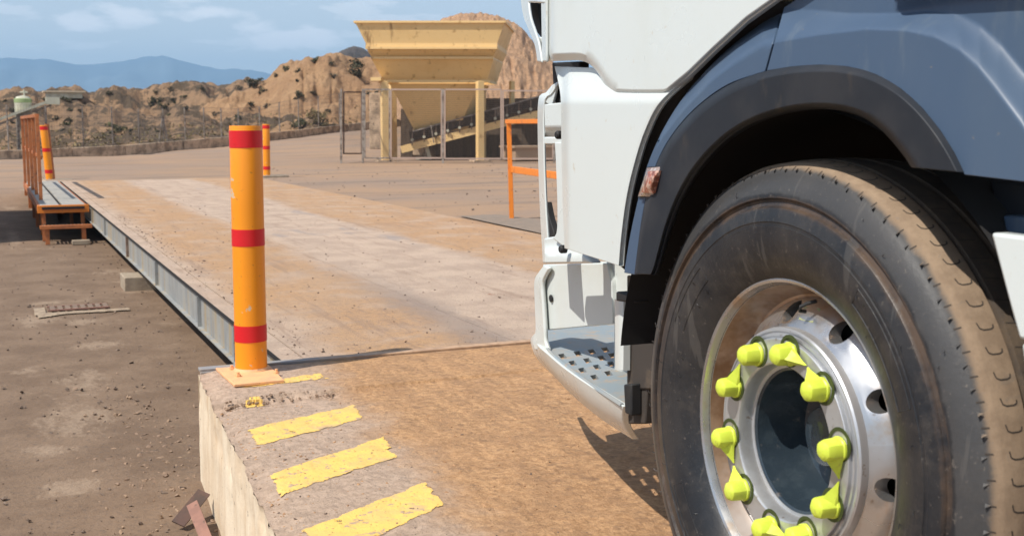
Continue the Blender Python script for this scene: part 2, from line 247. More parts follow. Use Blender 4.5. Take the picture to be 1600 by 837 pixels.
# ------------------------------------------------------------ mesh building
class MB:
    def __init__(s): s.v = []; s.f = []
    def add(s, vs, fs):
        o = len(s.v); s.v += [Vector(v) for v in vs]; s.f += [tuple(i+o for i in f) for f in fs]; return s
    def box(s, c, d, M=None):
        x, y, z = d[0]/2, d[1]/2, d[2]/2; c = Vector(c)
        vs = [Vector((a*x, b*y, e*z)) for a in (-1, 1) for b in (-1, 1) for e in (-1, 1)]
        vs = [c+(M @ v if M else v) for v in vs]
        return s.add(vs, [(0, 1, 3, 2), (4, 6, 7, 5), (0, 4, 5, 1), (2, 3, 7, 6), (0, 2, 6, 4), (1, 5, 7, 3)])
    def bar(s, a, b, w, h=None, upv=(0, 0, 1)):
        a, b = Vector(a), Vector(b); h = h or w; d = (b-a).normalized(); x = d.cross(Vector(upv))
        if x.length < 1e-4: x = d.cross(Vector((0, 1, 0)))
        x.normalize(); y = x.cross(d)
        o = [x*(i*w/2)+y*(j*h/2) for i, j in ((-1, -1), (1, -1), (1, 1), (-1, 1))]
        return s.add([a+q for q in o]+[b+q for q in o], [(3, 2, 1, 0), (4, 5, 6, 7)]+[(i, (i+1) % 4, (i+1) % 4+4, i+4) for i in range(4)])
    def tube(s, pts, r, n=8, cap=True):
        pts = [Vector(p) for p in pts]; rs = r if isinstance(r, (list, tuple)) else [r]*len(pts); vs = []
        for i, p in enumerate(pts):
            d = (pts[min(i+1, len(pts)-1)]-pts[max(i-1, 0)]).normalized(); x = d.cross(Vector((0, 0, 1)))
            if x.length < 1e-3: x = Vector((1, 0, 0))
            x.normalize(); y = x.cross(d)
            vs += [p+(x*math.cos(2*math.pi*k/n)+y*math.sin(2*math.pi*k/n))*rs[i] for k in range(n)]
        fs = [(i*n+k, i*n+(k+1) % n, (i+1)*n+(k+1) % n, (i+1)*n+k) for i in range(len(pts)-1) for k in range(n)]
        if cap: fs += [tuple(range(n))[::-1], tuple(range((len(pts)-1)*n, len(pts)*n))]
        return s.add(vs, fs)
    def lathe(s, prof, n=32, fn=None, a0=0, a1=2*math.pi):
        """prof of (axial, radius); fn maps (axial, radius, angle) to a point"""
        full = abs(a1-a0-2*math.pi) < 1e-6; m_ = n if full else n+1
        vs = [fn(a, r, a0+(a1-a0)*k/n) for a, r in prof for k in range(m_)]
        fs = [(i*m_+k, i*m_+(k+1) % m_, (i+1)*m_+(k+1) % m_, (i+1)*m_+k) for i in range(len(prof)-1) for k in range(n)]
        return s.add(vs, fs)
    def grid(s, nu, nv, fn, thick=None):
        """sheet of points fn(u, v); thick: vector-valued function moving a point to the back side"""
        P = [[fn(i/nu, j/nv) for j in range(nv+1)] for i in range(nu+1)]
        vs = [p for r_ in P for p in r_]; W = nv+1
        fs = [(i*W+j, (i+1)*W+j, (i+1)*W+j+1, i*W+j+1) for i in range(nu) for j in range(nv)]
        if thick is not None:
            o = len(vs); vs = vs+[v+thick for v in vs]; fs += [tuple(q+o for q in f[::-1]) for f in fs]
            rim = [(i, 0) for i in range(nu+1)]+[(nu, j) for j in range(1, nv+1)]+[(i, nv) for i in range(nu-1, -1, -1)]+[(0, j) for j in range(nv-1, 0, -1)]
            for q in range(len(rim)):
                a = rim[q][0]*W+rim[q][1]; c = rim[(q+1) % len(rim)]; c = c[0]*W+c[1]; fs.append((c, a, a+o, c+o))
        return s.add(vs, fs)
    def build(s, name, mat, parent=None, smooth=35, bevel=0, seg=2):
        me = bpy.data.meshes.new(name); me.from_pydata([tuple(v) for v in s.v], [], s.f)
        bm = bmesh.new(); bm.from_mesh(me); bmesh.ops.recalc_face_normals(bm, faces=bm.faces); bm.to_mesh(me); bm.free()
        if mat: me.materials.append(mat)
        if smooth:
            me.shade_smooth(); me.set_sharp_from_angle(angle=R(smooth))
        o = bpy.data.objects.new(name, me); C.objects.link(o)
        if parent: o.parent = parent
        if bevel:
            bv = o.modifiers.new('edge', 'BEVEL'); bv.width = bevel; bv.segments = seg; bv.limit_method = 'ANGLE'; bv.angle_limit = R(40)
        return o
def tag(o, label=None, cat=None, group=None, kind=None):
    for k, v in (('label', label), ('category', cat), ('group', group), ('kind', kind)):
        if v: o[k] = v
    return o
def empty(name, loc=(0, 0, 0), rz=0, **kw):
    o = bpy.data.objects.new(name, None); C.objects.link(o); o.location = loc; o.rotation_euler = (0, 0, rz); o.empty_display_size = .2
    return tag(o, **kw)
def kids(o): return [c for c in bpy.data.objects if c.parent == o]
def copy_tree(o, parent=None):
    c = o.copy(); C.objects.link(c); c.parent = parent
    for ch in kids(o): copy_tree(ch, c)
    return c
def loc_(o, p): return Vector(p)-Vector(o.location)

# ============================================================ THE GROUND
def gz(x, y):
    p = Vector((x, y, 0)); dep = p.dot(fh)
    z = -.02
    if x < 5.02 and y < 24.0: z = -.5
    if x < .95: z = lerp(-.5, 0, sm(19.5, 27, y))
    elif x < 5.02: z = -.5 if y < 24.02 else -.005
    if dep > 30:
        c = CX+FPX*p.dot(rt)/dep; rad = math.hypot(x, y)
        zk = interp([(0, -.07), (180, -.07), (340, .16), (430, .38), (530, .73), (700, 1.0), (900, 1.2)], c)
        Rk = interp([(0, 43), (180, 46), (340, 50), (430, 54), (530, 60)], c)
        q = max(0, (rad-36)/(Rk-36)) if Rk > 36 else 0
        z += zk*min(q, 2.5)**1.2
        if rad > Rk+.3 and c < 560: z -= (1.2 if c < 330 else .15)*sm(Rk+.3, Rk+6, rad)
    if y > 300: z = lerp(z, -8, sm(300, 900, y))
    return z
def lines(a, b, near, brk):
    o = [a]; x = a
    while x < b:
        st = max(near, min(abs(x-2.5), abs(x+0))*.09); x += st; o.append(min(x, b))
    return sorted(set(o+brk))
xs = lines(-6500, 6500, .35, [.948, .952, 5.018, 5.022]); ys = lines(-60, 8500, .35, [24.0, 24.03])
xs = [x for x in xs if not any(0 < abs(x-q) < .06 for q in (.95, 5.02))]+[.948, .952, 5.018, 5.022]; xs = sorted(set(xs))
g = MB(); W = len(ys)
g.v = [Vector((x, y, gz(x, y)+.012*fbm(Vector((x*.9, y*.9, 0)))*(1 if gz(x, y) > -.4 or y < 24 else 0))) for x in xs for y in ys]
g.f = [(i*W+j, (i+1)*W+j, (i+1)*W+j+1, i*W+j+1) for i in range(len(xs)-1) for j in range(W-1)]
tag(g.build('ground', M_ground), 'packed brown dirt yard and haul road', kind='structure')

# approach ramp ------------------------------------------------
EDGE = [(-6, .16), (1.5, .565), (2.982, .655), (4.575, .758), (5.236, .79)]
def ex(y): return interp(EDGE, y)
ramp = empty('approach_ramp', (0, 0, 0), label='concrete approach ramp covered in packed tan dirt', kind='structure')
def rag(y): return .018*fbm(Vector((y*6, 3, 0)))+.008*fbm(Vector((y*23, 9, 0)))
def rtop(x, y):
    z = .004*fbm(Vector((x*3, y*3, 1)))+.0035*fbm(Vector((x*14, y*14, 2)), 3)
    e = x-ex(y)
    z -= (.018*sm(1.75, 1.0, x+.25*fbm(Vector((x*9, 4, 4))))*sm(4.35, 4.58, y) if y < 4.601 else 0)+.022*sm(.10, .0, e)*(.5+abs(fbm(Vector((y*9, 2, 5)))))
    return z
def slab(y0, y1, name, zoff, ny, jag=0.0):
    def fn(u, v):
        y = lerp(y0, y1, v); x = ex(y)+rag(y)+(6.6-ex(y))*(u**2.2)
        if jag and v == 0: y += .022*fbm(Vector((x*9, 1, 1)))*sm(2.4, .9, x)
        return Vector((x, y, rtop(x, y)+zoff-(.02 if jag and v == 0 else 0)))
    mb = MB().grid(90, ny, fn); mb.build(name, M_ramp, ramp, smooth=60)
slab(-6, 4.66, 'ramp_slab', -.008, 300, 0)
slab(4.604, 5.18, 'abutment_top', 0, 30, 1)
wl = MB()
def wallf(u, v):
    y = lerp(-6, 5.18, u); yy = min(y, 5.18)
    top = rtop(ex(y), y)-.008 if y < 4.6 else rtop(ex(y), y)
    x = ex(y)+rag(y)*(1-v)-.004*v+.004*fbm(Vector((y*5, v*3, 7)))*min(1, v*5)
    ch = .05*max(0, fbm(Vector((y*5, v*6, 2))))*sm(.35, .0, v)
    return Vector((x+ch*(0 if v == 0 else 1), y, lerp(top, -.56, v)))
wl.grid(340, 16, wallf); wl.build('ramp_wall', M_wall, ramp, smooth=60)
MB().grid(8, 8, lambda u, v: Vector((lerp(ex(5.18)+.003, 6.6, u), 5.184, lerp(-.01, -.56, v)))).build('abutment_face', M_wall, ramp)
MB().add([(.8, 4.57, -.030), (6.6, 4.57, -.030), (6.6, 4.64, -.030), (.8, 4.64, -.030)], [(0, 1, 2, 3)]).build('joint_filler', M_ramp, ramp)

# yellow edge stripes painted on the ramp
def stripe(p4, label, seed):
    """worn paint: a fine sheet on the concrete with its chipped-away faces left out"""
    a, b_, c_, d_ = [PZ(*p) for p in p4]; L1, L2 = (b_-a).length, (d_-a).length
    nu, nv = max(20, int(L1/.0042)), max(8, int(L2/.0042)); mb = MB(); idx = {}
    def P(i, j):
        if (i, j) not in idx:
            u, v = i/nu, j/nv; p = lerp(lerp(a, b_, u), lerp(d_, c_, u), v)
            p = p+Vector((noise.noise(p*210), noise.noise(p*190+Vector((5, 5, 5))), 0))*.0018
            z = max(rtop(p.x+dx, p.y+dy) for dx in (-.01, 0, .01) for dy in (-.008, 0, .008))
            mb.v.append(Vector((p.x, p.y, z-(0 if p.y > 4.604 else .008)+.0012))); idx[(i, j)] = len(mb.v)-1
        return idx[(i, j)]
    for i in range(nu):
        for j in range(nv):
            u, v = (i+.5)/nu, (j+.5)/nv; p = lerp(lerp(a, b_, u), lerp(d_, c_, u), v); q = Vector((p.x, p.y, seed*.7))
            e = min(u*L1, (1-u)*L1*.8, v*L2, (1-v)*L2)
            ch = fbm(q*26, 5)+.35*noise.noise(q*120); big = fbm(q*9, 4)
            if e < .004+.013*max(0, ch+.2)+.022*max(0, big)*(1 if min(u, 1-u)*L1 < .05 else .35): continue
            if ch > .93 or (ch > .60 and big > .42) or noise.noise(q*150) > .62: continue
            mb.f.append((P(i, j), P(i+1, j), P(i+1, j+1), P(i, j+1)))
    o = mb.build('painted_stripe', M_yline, None, smooth=60)
    tag(o, label, kind='structure', group='yellow stripes painted on the ramp edge'); return o
stripe([(385, 668), (555, 628), (570, 650), (400, 695)], 'yellow painted stripe on the ramp, second from the bollard', 1)
stripe([(420, 738), (600, 677), (625, 709), (437, 772)], 'yellow painted stripe on the ramp, third from the bollard, notched far edge', 4)
stripe([(468, 824), (665, 748), (697, 785), (512, 870)], 'yellow painted stripe on the ramp nearest the camera', 6)
stripe([(380, 600), (500, 582), (518, 592), (372, 607)], 'thin yellow painted stripe beside the bollard plate', 8)
stripe([(380, 622), (412, 617), (416, 624), (384, 629)], 'small yellow paint remnant in front of the crack', 3)

# crack rubble along the joint
rb = MB()
for k in range(110):
    x = lerp(.80, 1.25, random.random()**1.4); y = 4.605+random.gauss(0, .022)-.03*abs(math.sin(x*9)); s_ = random.uniform(.002, .008)
    rb.box((x, y, rtop(x, y)+.001), (s_*1.6, s_, s_*.9), Matrix.Rotation(random.random()*3, 3, (random.random(), random.random(), 1)))
tag(rb.build('broken_concrete', M_stone2, None, 0), 'crumbled concrete chips along the ramp joint', kind='stuff')

# ============================================================ WEIGHBRIDGE
wbg = empty('weighbridge', (1.19, 5.24, 0), label='long steel weighbridge deck with galvanised side beam and dirt tracks', cat='weighbridge')
def wpt(x, y, z): return Vector((x-1.19, y-5.24, z))
XL, XR, Y0, Y1 = 1.19, 5.0, 5.25, 24.0
cols = [(1.30, 2.385), (2.39, 3.69), (3.695, XR)]; rows = [(5.27, 12.29), (12.30, 18.3), (18.31, Y1)]
for a, b_ in cols:
    for c_, d_ in rows:
        MB().grid(12, 60, lambda u, v: wpt(lerp(a, b_, u), lerp(c_, d_, v), .004*fbm(Vector((lerp(a, b_, u)*1.2, lerp(c_, d_, v)*.8, 0)))*min(1, 8*min(u, 1-u))), Vector((0, 0, -.012))).build('deck_plate', M_deck, wbg, smooth=60)
MB().box(wpt(3.1, 14.6, -.05), (3.78, 18.6, .06)).build('deck_frame', M_black, wbg)
MB().box(wpt(1.24, 14.64, -.002), (.10, 18.72, .010)).build('edge_strip', M_deck, wbg)
MB().box(wpt(1.192, 14.64, -.009), (.012, 18.72, .022)).build('edge_lip', M_black, wbg)
ys_ = [5.22, 6.45, 7.70, 9.86, 12.12, 14.61, 16.52, 18.9, 21.4, 24.0]
bp = None
for a, b_ in zip(ys_, ys_[1:]):
    mb = MB().box(wpt(1.212, (a+b_)/2, -.125), (.008, b_-a-.012, .20)).box(wpt(1.205, (a+b_)/2, -.232), (.05, b_-a-.012, .012))
    mb.build('beam_panel', M_galv, wbg, bevel=.002)
    MB().box(wpt(1.198, b_, -.128), (.03, .016 if b_ != 12.12 else .05, .205)).build('beam_stiffener', M_galv if b_ != 12.12 else M_rusty, wbg)
MB().box(wpt(1.5, 14.64, -.13), (.35, 18.4, .14)).build('under_beam', M_black, wbg)
MB().box(wpt(4.9, 14.64, -.13), (.18, 18.4, .24)).build('right_beam', M_galv, wbg)
MB().box(wpt(3.1, 5.4, -.3), (3.7, .08, .4)).build('bearing_beam', M_black, wbg)
MB().box(wpt(3.1, 23.6, -.25), (3.7, .2, .4)).build('bearing_beam', M_black, wbg)
# steel threshold angle between ramp and deck
th_ = MB().box((3.72, 5.213, .006), (5.84, .055, .014)).box((3.72, 5.186, -.05), (5.84, .008, .10))
tag(th_.build('threshold_angle', M_strip, None, bevel=.003), 'grey steel threshold angle across the end of the weighbridge', 'steel angle')
# far abutment
tag(MB().box((3.0, 24.45, -.26), (4.3, .82, .50)).build('far_abutment', M_kerb, None, bevel=.01), 'concrete abutment at the far end of the weighbridge', kind='structure')

# dark grey sheet laid on the ground beyond the bridge on the right
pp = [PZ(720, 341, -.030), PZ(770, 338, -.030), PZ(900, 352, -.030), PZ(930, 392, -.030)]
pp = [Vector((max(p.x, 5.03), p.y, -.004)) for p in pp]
tag(MB().grid(20, 20, lambda u, v: lerp(lerp(pp[0], pp[1], u), lerp(pp[3], pp[2], u), v)+Vector((0, .12*fbm(Vector((u*5, v*5, 0))), 0))).build('grey_patch', mk('grey_ground', G(.24, .185, .14), [(8, .4, .65, G(.19, .15, .115)), (60, .5, .7, G(.26, .2, .15))], .9, [(90, .5, .01)])), 'dark grey patch of ground beside the weighbridge', kind='structure')

# loose stones (uncountable)
def stones(name, mat, n, gen, smin, smax, label):
    mb = MB()
    for k in range(n):
        x, y, z = gen(); s_ = smin*(smax/smin)**(random.random()**2.2)
        q = Matrix.Rotation(random.random()*6.28, 3, (random.random()-.5, random.random()-.5, 1)) @ Matrix.Diagonal((random.uniform(.7, 1.3), random.uniform(.6, 1), random.uniform(.35, .8)))
        vs = [Vector(v)*random.uniform(.75, 1.2) for v in ((1, 0, 0), (-1, 0, 0), (0, 1, 0), (0, -1, 0), (0, 0, 1), (0, 0, -1), (.6, .6, .5), (-.6, -.6, .5))]
        mb.add([Vector((x, y, z+s_*.25))+q @ (v*s_) for v in vs], [(0, 6, 4), (6, 2, 4), (2, 1, 4), (1, 7, 4), (7, 3, 4), (3, 0, 4), (6, 0, 2), (7, 1, 3), (0, 5, 2), (2, 5, 1), (1, 5, 3), (3, 5, 0)])
    o = mb.build(name, mat, None, 0); tag(o, label, kind='stuff'); return o
def g_ramp():
    y = lerp(1.6, 4.55, random.random()); x = ex(y)+.02+(random.random()**1.5)*2.6; return x, y, rtop(x, y)-.012
def g_edge():
    y = lerp(2.2, 4.57, random.random()); x = ex(y)+abs(random.gauss(.3, .28))+.01; return x, y, rtop(x, y)-.012
def g_deck():
    y = 5.3+12*random.random()**1.6; x = lerp(1.25, 4.9, random.random()); return x, y, 0
def g_dedge():
    y = 5.4+9*random.random(); x = 1.24+abs(random.gauss(0, .16)); return x, y, 0
def g_yard():
    y = lerp(4, 17, random.random()**1.3); x = lerp(-.1, 1.35, random.random()); return x, y, -.5
def g_ycl():
    y = random.gauss(5.6, .7); x = random.gauss(.62, .14); x = min(x, ex(min(y, 5.2))-.02 if y < 5.3 else x); return x, y, -.5
def g_far():
    y = lerp(12, 30, random.random()); x = 5.1+random.random()*8; return x, y, -.02
stones('ramp_gravel', M_clod, 9000, g_ramp, .002, .009, 'fine tan grit on the ramp')
stones('ramp_stones', M_stone, 1100, g_edge, .0015, .009, 'small dark stones along the ramp edge')
stones('deck_stones', M_stone, 800, g_deck, .003, .013, 'small dark stones lying on the deck')
stones('deck_edge_stones', M_stone, 500, g_dedge, .003, .012, 'small stones gathered along the deck edge')
stones('yard_stones', M_stone, 1500, g_yard, .003, .018, 'small stones over the sunken yard')
stones('yard_rubble', M_stone2, 500, g_ycl, .004, .02, 'loose rubble below the ramp wall')
stones('road_stones', M_stone, 500, g_far, .006, .03, 'stones beside the haul road')

# ============================================================ BOLLARDS
def bollard(loc, h, r, lean, label, plate='steel', rz=0, detail=True):
    o = empty('bollard', loc, rz, label=label, cat='bollard', group='amber bollards with red bands at the bridge corners')
    lx, ly = lean
    def P(a, rad, ang): return Vector((lx*a+rad*math.cos(ang), ly*a+rad*math.sin(ang), a))
    n = 40 if detail else 20
    MB().lathe([(.012, r), (h*.33, r), (h*.66, r*1.003), (h-.006, r), (h-.002, r*.98), (h-.002, r*.90), (h-.010, r*.88), (h-.010, .0001)], n, P).build('post', M_bol, o)
    for z0, z1 in ((.145, .218), (.570, .644), (.998, 1.072)):
        z0 *= h/1.095; z1 *= h/1.095
        MB().lathe([(z0, r*.99), (z0, r+.0016), (z1, r+.0016), (z1, r*.99)], n, P).build('red_band', M_red, o)
    if plate == 'steel':
        a, b_, c_, d_ = [PZ(*q, .006)-Vector(loc) for q in ((337, 577), (420, 572), (444, 596), (366, 603))]
        MB().grid(1, 1, lambda u, v: lerp(lerp(a, b_, u), lerp(d_, c_, u), v)+Vector((0, 0, .008)), Vector((0, 0, -.012))).build('base_plate', M_plate, o, bevel=.002)
        for q in ((372, 588), (432, 583), (362, 577), (410, 573)):
            p = PZ(*q, .014)-Vector(loc)
            MB().lathe([(.0, .0001), (.0, .013), (.009, .013), (.009, .007), (.020, .007), (.020, .0001)], 6, lambda a_, r_, t_: p+Vector((r_*math.cos(t_), r_*math.sin(t_), a_))).build('bolt', M_plate, o, 20)
        MB().lathe([(.012, r+.010), (.016, r+.008), (.026, r+.001)], n, lambda a_, r_, t_: Vector((r_*math.cos(t_), r_*math.sin(t_), a_))).build('weld', M_plate, o)
    else:
        MB().box((.12, 0, -.02), (.62, .34, .10)).build('base_block', M_block, o, bevel=.01)
    return o
bollard(tuple(PZ(393, 581, 0).xy)+(0,), 1.095, .0700, (.004, .0), 'large amber bollard with red bands bolted to the concrete ramp corner')
pL = PZ(78, 280, 0); bollard((pL.x, pL.y, -.03), 1.11, .075, (-.065, 0), 'leaning amber bollard behind the far end of the walkway railing', 'block', detail=False)
pR = PZ(417, 276, 0); bollard((pR.x, pR.y, 0), 1.10, .075, (.01, 0), 'small amber bollard with grey footing at far right corner of the deck', 'block', detail=False)
# leaning orange stub bar beside the far left bollard
a, b_ = PZ(83, 280, 0), PR(70, 194, PZ(83, 280, 0).xy.length)
b_ = PDp(73, 194, a.dot(fh)+.1)
tag(MB().bar(a, b_, .07, .05).build('steel_bar', M_oldor, None), 'rust orange steel bar leaning beside the far left bollard', 'bar')

# ============================================================ WALKWAY PLATFORM, RAILING
wk = empty('walkway_platform', (.85, 16.8, -.5), label='low walkway platform with grey floor plates, orange edge and step', cat='platform')
def kp(x, y, z): return Vector((x-.85, y-16.8, z+.5))
for i, (a, b_) in enumerate(((16.86, 18.5), (18.51, 20.6), (20.61, 22.6), (22.61, 24.1))):
    for c_, d_ in ((.56, .80), (.84, 1.13)):
        MB().box(kp((c_+d_)/2, (a+b_)/2, .0), (d_-c_, b_-a-.01, .02)).build('floor_plate', M_grate, wk, bevel=.003)
MB().box(kp(.85, 20.4, -.03), (.54, 7.3, .03)).build('dark_frame', M_black, wk)
MB().box(kp(.85, 16.82, -.045), (.66, .05, .105)).build('front_edge', M_orange, wk, bevel=.004)
MB().box(kp(.545, 20.5, -.045), (.04, 7.3, .10)).build('side_edge', M_oldor, wk, bevel=.004)
MB().box(kp(1.15, 20.5, -.045), (.03, 7.3, .08)).build('side_edge', M_oldor, wk, bevel=.004)
for x in (.60, 1.10):
    for y in (16.95, 19.5, 22.0):
        MB().box(kp(x, y, -.29), (.05, .05, .40)).build('leg', M_oldor, wk)
MB().box(kp(.86, 16.5, -.265), (.66, .07, .05)).build('step_edge', M_oldor, wk, bevel=.004)
for x in (.62, 1.08): MB().box(kp(x, 16.52, -.39), (.055, .05, .21)).build('step_leg', M_oldor, wk)
for k in range(11): MB().box(kp(.60+k*.048, 16.72, -.27), (.012, .36, .03)).build('step_bar', M_rusty, wk)
MB().box(kp(1.03, 16.42, -.47), (.22, .16, .05)).build('step_foot', M_block, wk)

rl = empty('walkway_railing', (.5, 18, -.5), label='tall rust orange railing of square posts left of the walkway', cat='railing')
tops = [(35.5, 184, 300), (41, 184, 312), (46.5, 183, 320), (52, 182, 335), (58.5, 181, 352)]
deps = [21.6, 20.3, 19.2, 18.0, 16.7]
tp = []
for (x, yt, yb), dp in zip(tops, deps):
    a = PDp(x+1.5, yb, dp); q = PDp(x-1, yt, dp); a = Vector((q.x+.0, q.y, -.5 if dp < 20 else -.45)); tp.append(q)
    MB().bar(a-rl.location, q-rl.location, .032, .05, (1, 0, 0)).build('post', M_oldor, rl, bevel=.003)
MB().bar(tp[0]-rl.location, tp[-1]-rl.location, .06, .05).build('top_rail', M_oldor, rl, bevel=.003)
q0 = tp[0]-rl.location-Vector((-.03, 0, .55)); q1 = tp[-1]-rl.location-Vector((-.03, 0, .60)); MB().bar(q0, q1, .03, .05).build('middle_rail', M_oldor, rl, bevel=.003)
pk = PZ(40, 303, -.25); tag(MB().box((pk.x, pk.y, -.32), (.22, .55, .32)).build('concrete_footing', M_block, None, bevel=.015), 'pale concrete footing at the far foot of the orange railing', 'concrete footing')

# office booth outside the frame on the left: it throws the shade at the walkway
bo = empty('weigh_office', (-2.1, 19.0, -.5), label='white site office cabin left of the walkway, seen by its shadow', cat='cabin')
mw = mk('cabin_panel', G(.6, .58, .52), [(6, .4, .6, G(.5, .48, .42))], .6)
MB().box((0, 0, 1.2), (2.5, 4.4, 2.4)).build('wall', mw, bo, bevel=.02)
MB().box((0, 0, 2.45), (2.7, 4.6, .10)).build('roof', M_galv, bo, bevel=.01)
MB().box((1.26, -.6, 1.4), (.03, 1.2, .9)).build('window', mk('cabin_glass', G(.03, .04, .05), (), .1), bo)
MB().box((1.26, 1.3, 1.0), (.03, .85, 2.0)).build('door', M_galv, bo)

# concrete block, drain grate, off cuts
cb = PZ(212, 448, -.5)
tag(MB().grid(8, 5, lambda u, v: Vector((1.10+.30*u, 11.55+.42*v, -.5+.135+.006*fbm(Vector((u*5, v*5, 3))))), Vector((0, 0, -.15))).build('concrete_block', M_block, None, bevel=.008), 'rough pale concrete block lying under the side beam', 'concrete block')
gr = empty('drain_grate', (.62, 10.62, -.49), label='rusty brown drain grate set in pale mortar on the dark yard', cat='drain grate')
M_grb = mk('dusty_rust_bar', G(.17, .115, .085), [(20, .4, .6, G(.22, .155, .11))], .85)
for k in range(8): MB().box((-.21+k*.062, .0, .008), (.040, .20, .012)).build('grate_bar', M_grb, gr, bevel=.002)
MB().box((0, -.115, .008), (.50, .022, .014)).build('frame', M_rust, gr, bevel=.002)
MB().box((0, .115, .006), (.50, .022, .012)).build('frame', M_rust, gr, bevel=.002)
M_mort = mk('pale_mortar', G(.37, .28, .19), [(16, .4, .6, G(.27, .20, .14)), (50, .58, .7, G(.2, .15, .11))], .9, [(50, .5, .01)])
MB().grid(40, 6, lambda u, v: Vector((lerp(-.34, .40, u), lerp(-.17, -.30-.12*sm(.3, .0, u), v)+.02*fbm(Vector((u*8, v*3, 0))), .004*(1-abs(2*v-1)))).copy()).build('mortar', M_mort, gr, smooth=60)
MB().grid(10, 8, lambda u, v: Vector((lerp(-.36, -.27, u)+.01*fbm(Vector((v*8, 3, u))), lerp(-.30, .12, v), .004))).build('mortar', M_mort, gr, smooth=60)

oc = empty('steel_offcut', (.66, 4.55, -.5), label='two rusty brown steel channel offcuts leaning against the ramp wall', cat='steel offcut')
def op_(x, y, d): return PDp(x, y, d)-Vector(oc.location)
dd = PZ(285, 822, -.48).dot(fh)
MB().bar(op_(278, 818, dd), op_(319, 768, dd+.16), .055, .006, (.3, -.2, 1)).build('channel', M_rustd, oc)
MB().bar(op_(300, 786, dd+.03), op_(338, 880, dd-.32), .045, .008, (-.5, 0, 1)).build('channel', M_rust, oc)
MB().bar(op_(308, 790, dd+.04), op_(346, 884, dd-.31), .008, .05, (-.5, 0, 1)).build('flange', M_rust, oc)
# ============================================================ FAR KERB AND FENCE
KB = [(-60, 245.5, 236.5, 42), (0, 245, 236, 43), (90, 243, 232, 44.5), (180, 240, 228, 46), (260, 235.5, 222, 48), (340, 229.5, 214.5, 50), (430, 218.5, 207.5, 54), (480, 211.5, 201, 57), (530, 204.5, 195.5, 60), (600, 196, 187, 62), (700, 188, 180, 64)]
kerb = empty('far_kerb', PR(180, 240, 46), label='low concrete kerb wall curving along the far side of the yard', cat='kerb wall')
ko = kerb.location
def kb(px):
    return PR(px, interp([(k[0], k[1]) for k in KB], px), interp([(k[0], k[3]) for k in KB], px)), PR(px, interp([(k[0], k[2]) for k in KB], px), interp([(k[0], k[3]) for k in KB], px))
xk = -60
while xk < 690:
    x2 = xk+random.uniform(78, 92)
    a0, a1 = kb(xk+.7); b0, b1 = kb(x2-.7); out = Vector((fh.x, fh.y, 0))*.22; dn = Vector((0, 0, -.12))
    MB().add([a0+dn-ko, b0+dn-ko, b1-ko, a1-ko, a0+dn+out-ko, b0+dn+out-ko, b1+out-ko, a1+out-ko], [(0, 1, 2, 3), (4, 7, 6, 5), (0, 4, 5, 1), (3, 2, 6, 7), (0, 3, 7, 4), (1, 5, 6, 2)]).build('kerb_block', M_kerb, kerb, bevel=.02)
    xk = x2
fe = empty('perimeter_fence', PR(128, 233, 47.5), label='tall wire fence on thin grey posts behind the far kerb', cat='fence'); fo = fe.location
fx = [(-30, 162, 47), (10, 164, 46.5), (71, 165, 47), (128, 166, 47.5), (174, 167, 48), (216, 170, 48.5), (254, 170, 49), (288, 168, 50), (318, 168, 51), (345, 169, 52), (372, 170, 53), (405, 166, 54.5), (436, 160, 56), (466, 155, 58), (497, 150, 60), (530, 146, 62)]
fps = []
for px, yt, rad in fx:
    t_ = PR(px, yt, rad); b_ = kb(px)[0]; b_ = Vector((t_.x, t_.y, b_.z-.1)); fps.append((t_, b_))
    MB().tube([b_-fo, t_-fo], .028, 6).build('fence_post', M_fpost, fe)
t_, b_ = fps[6]
for dx in (-9, 10):
    q = PR(254+dx, 222, 49); MB().tube([Vector((q.x, q.y, b_.z))-fo, t_-fo-Vector((0, 0, .25))], .03, 6).build('brace', M_fpost, fe)
mb = MB()
for (t0, b0), (t1, b1) in zip(fps, fps[1:]):
    for k in range(11): f_ = k/10; mb.bar(lerp(b0, t0, f_)-fo, lerp(b1, t1, f_)-fo, .008)
    for k in range(1, 14): f_ = k/14; mb.bar(lerp(b0, b1, f_)-fo, lerp(t0, t1, f_)-fo, .006)
o = mb.build('wire_netting', M_mesh, fe, 0); o['kind'] = 'stuff'

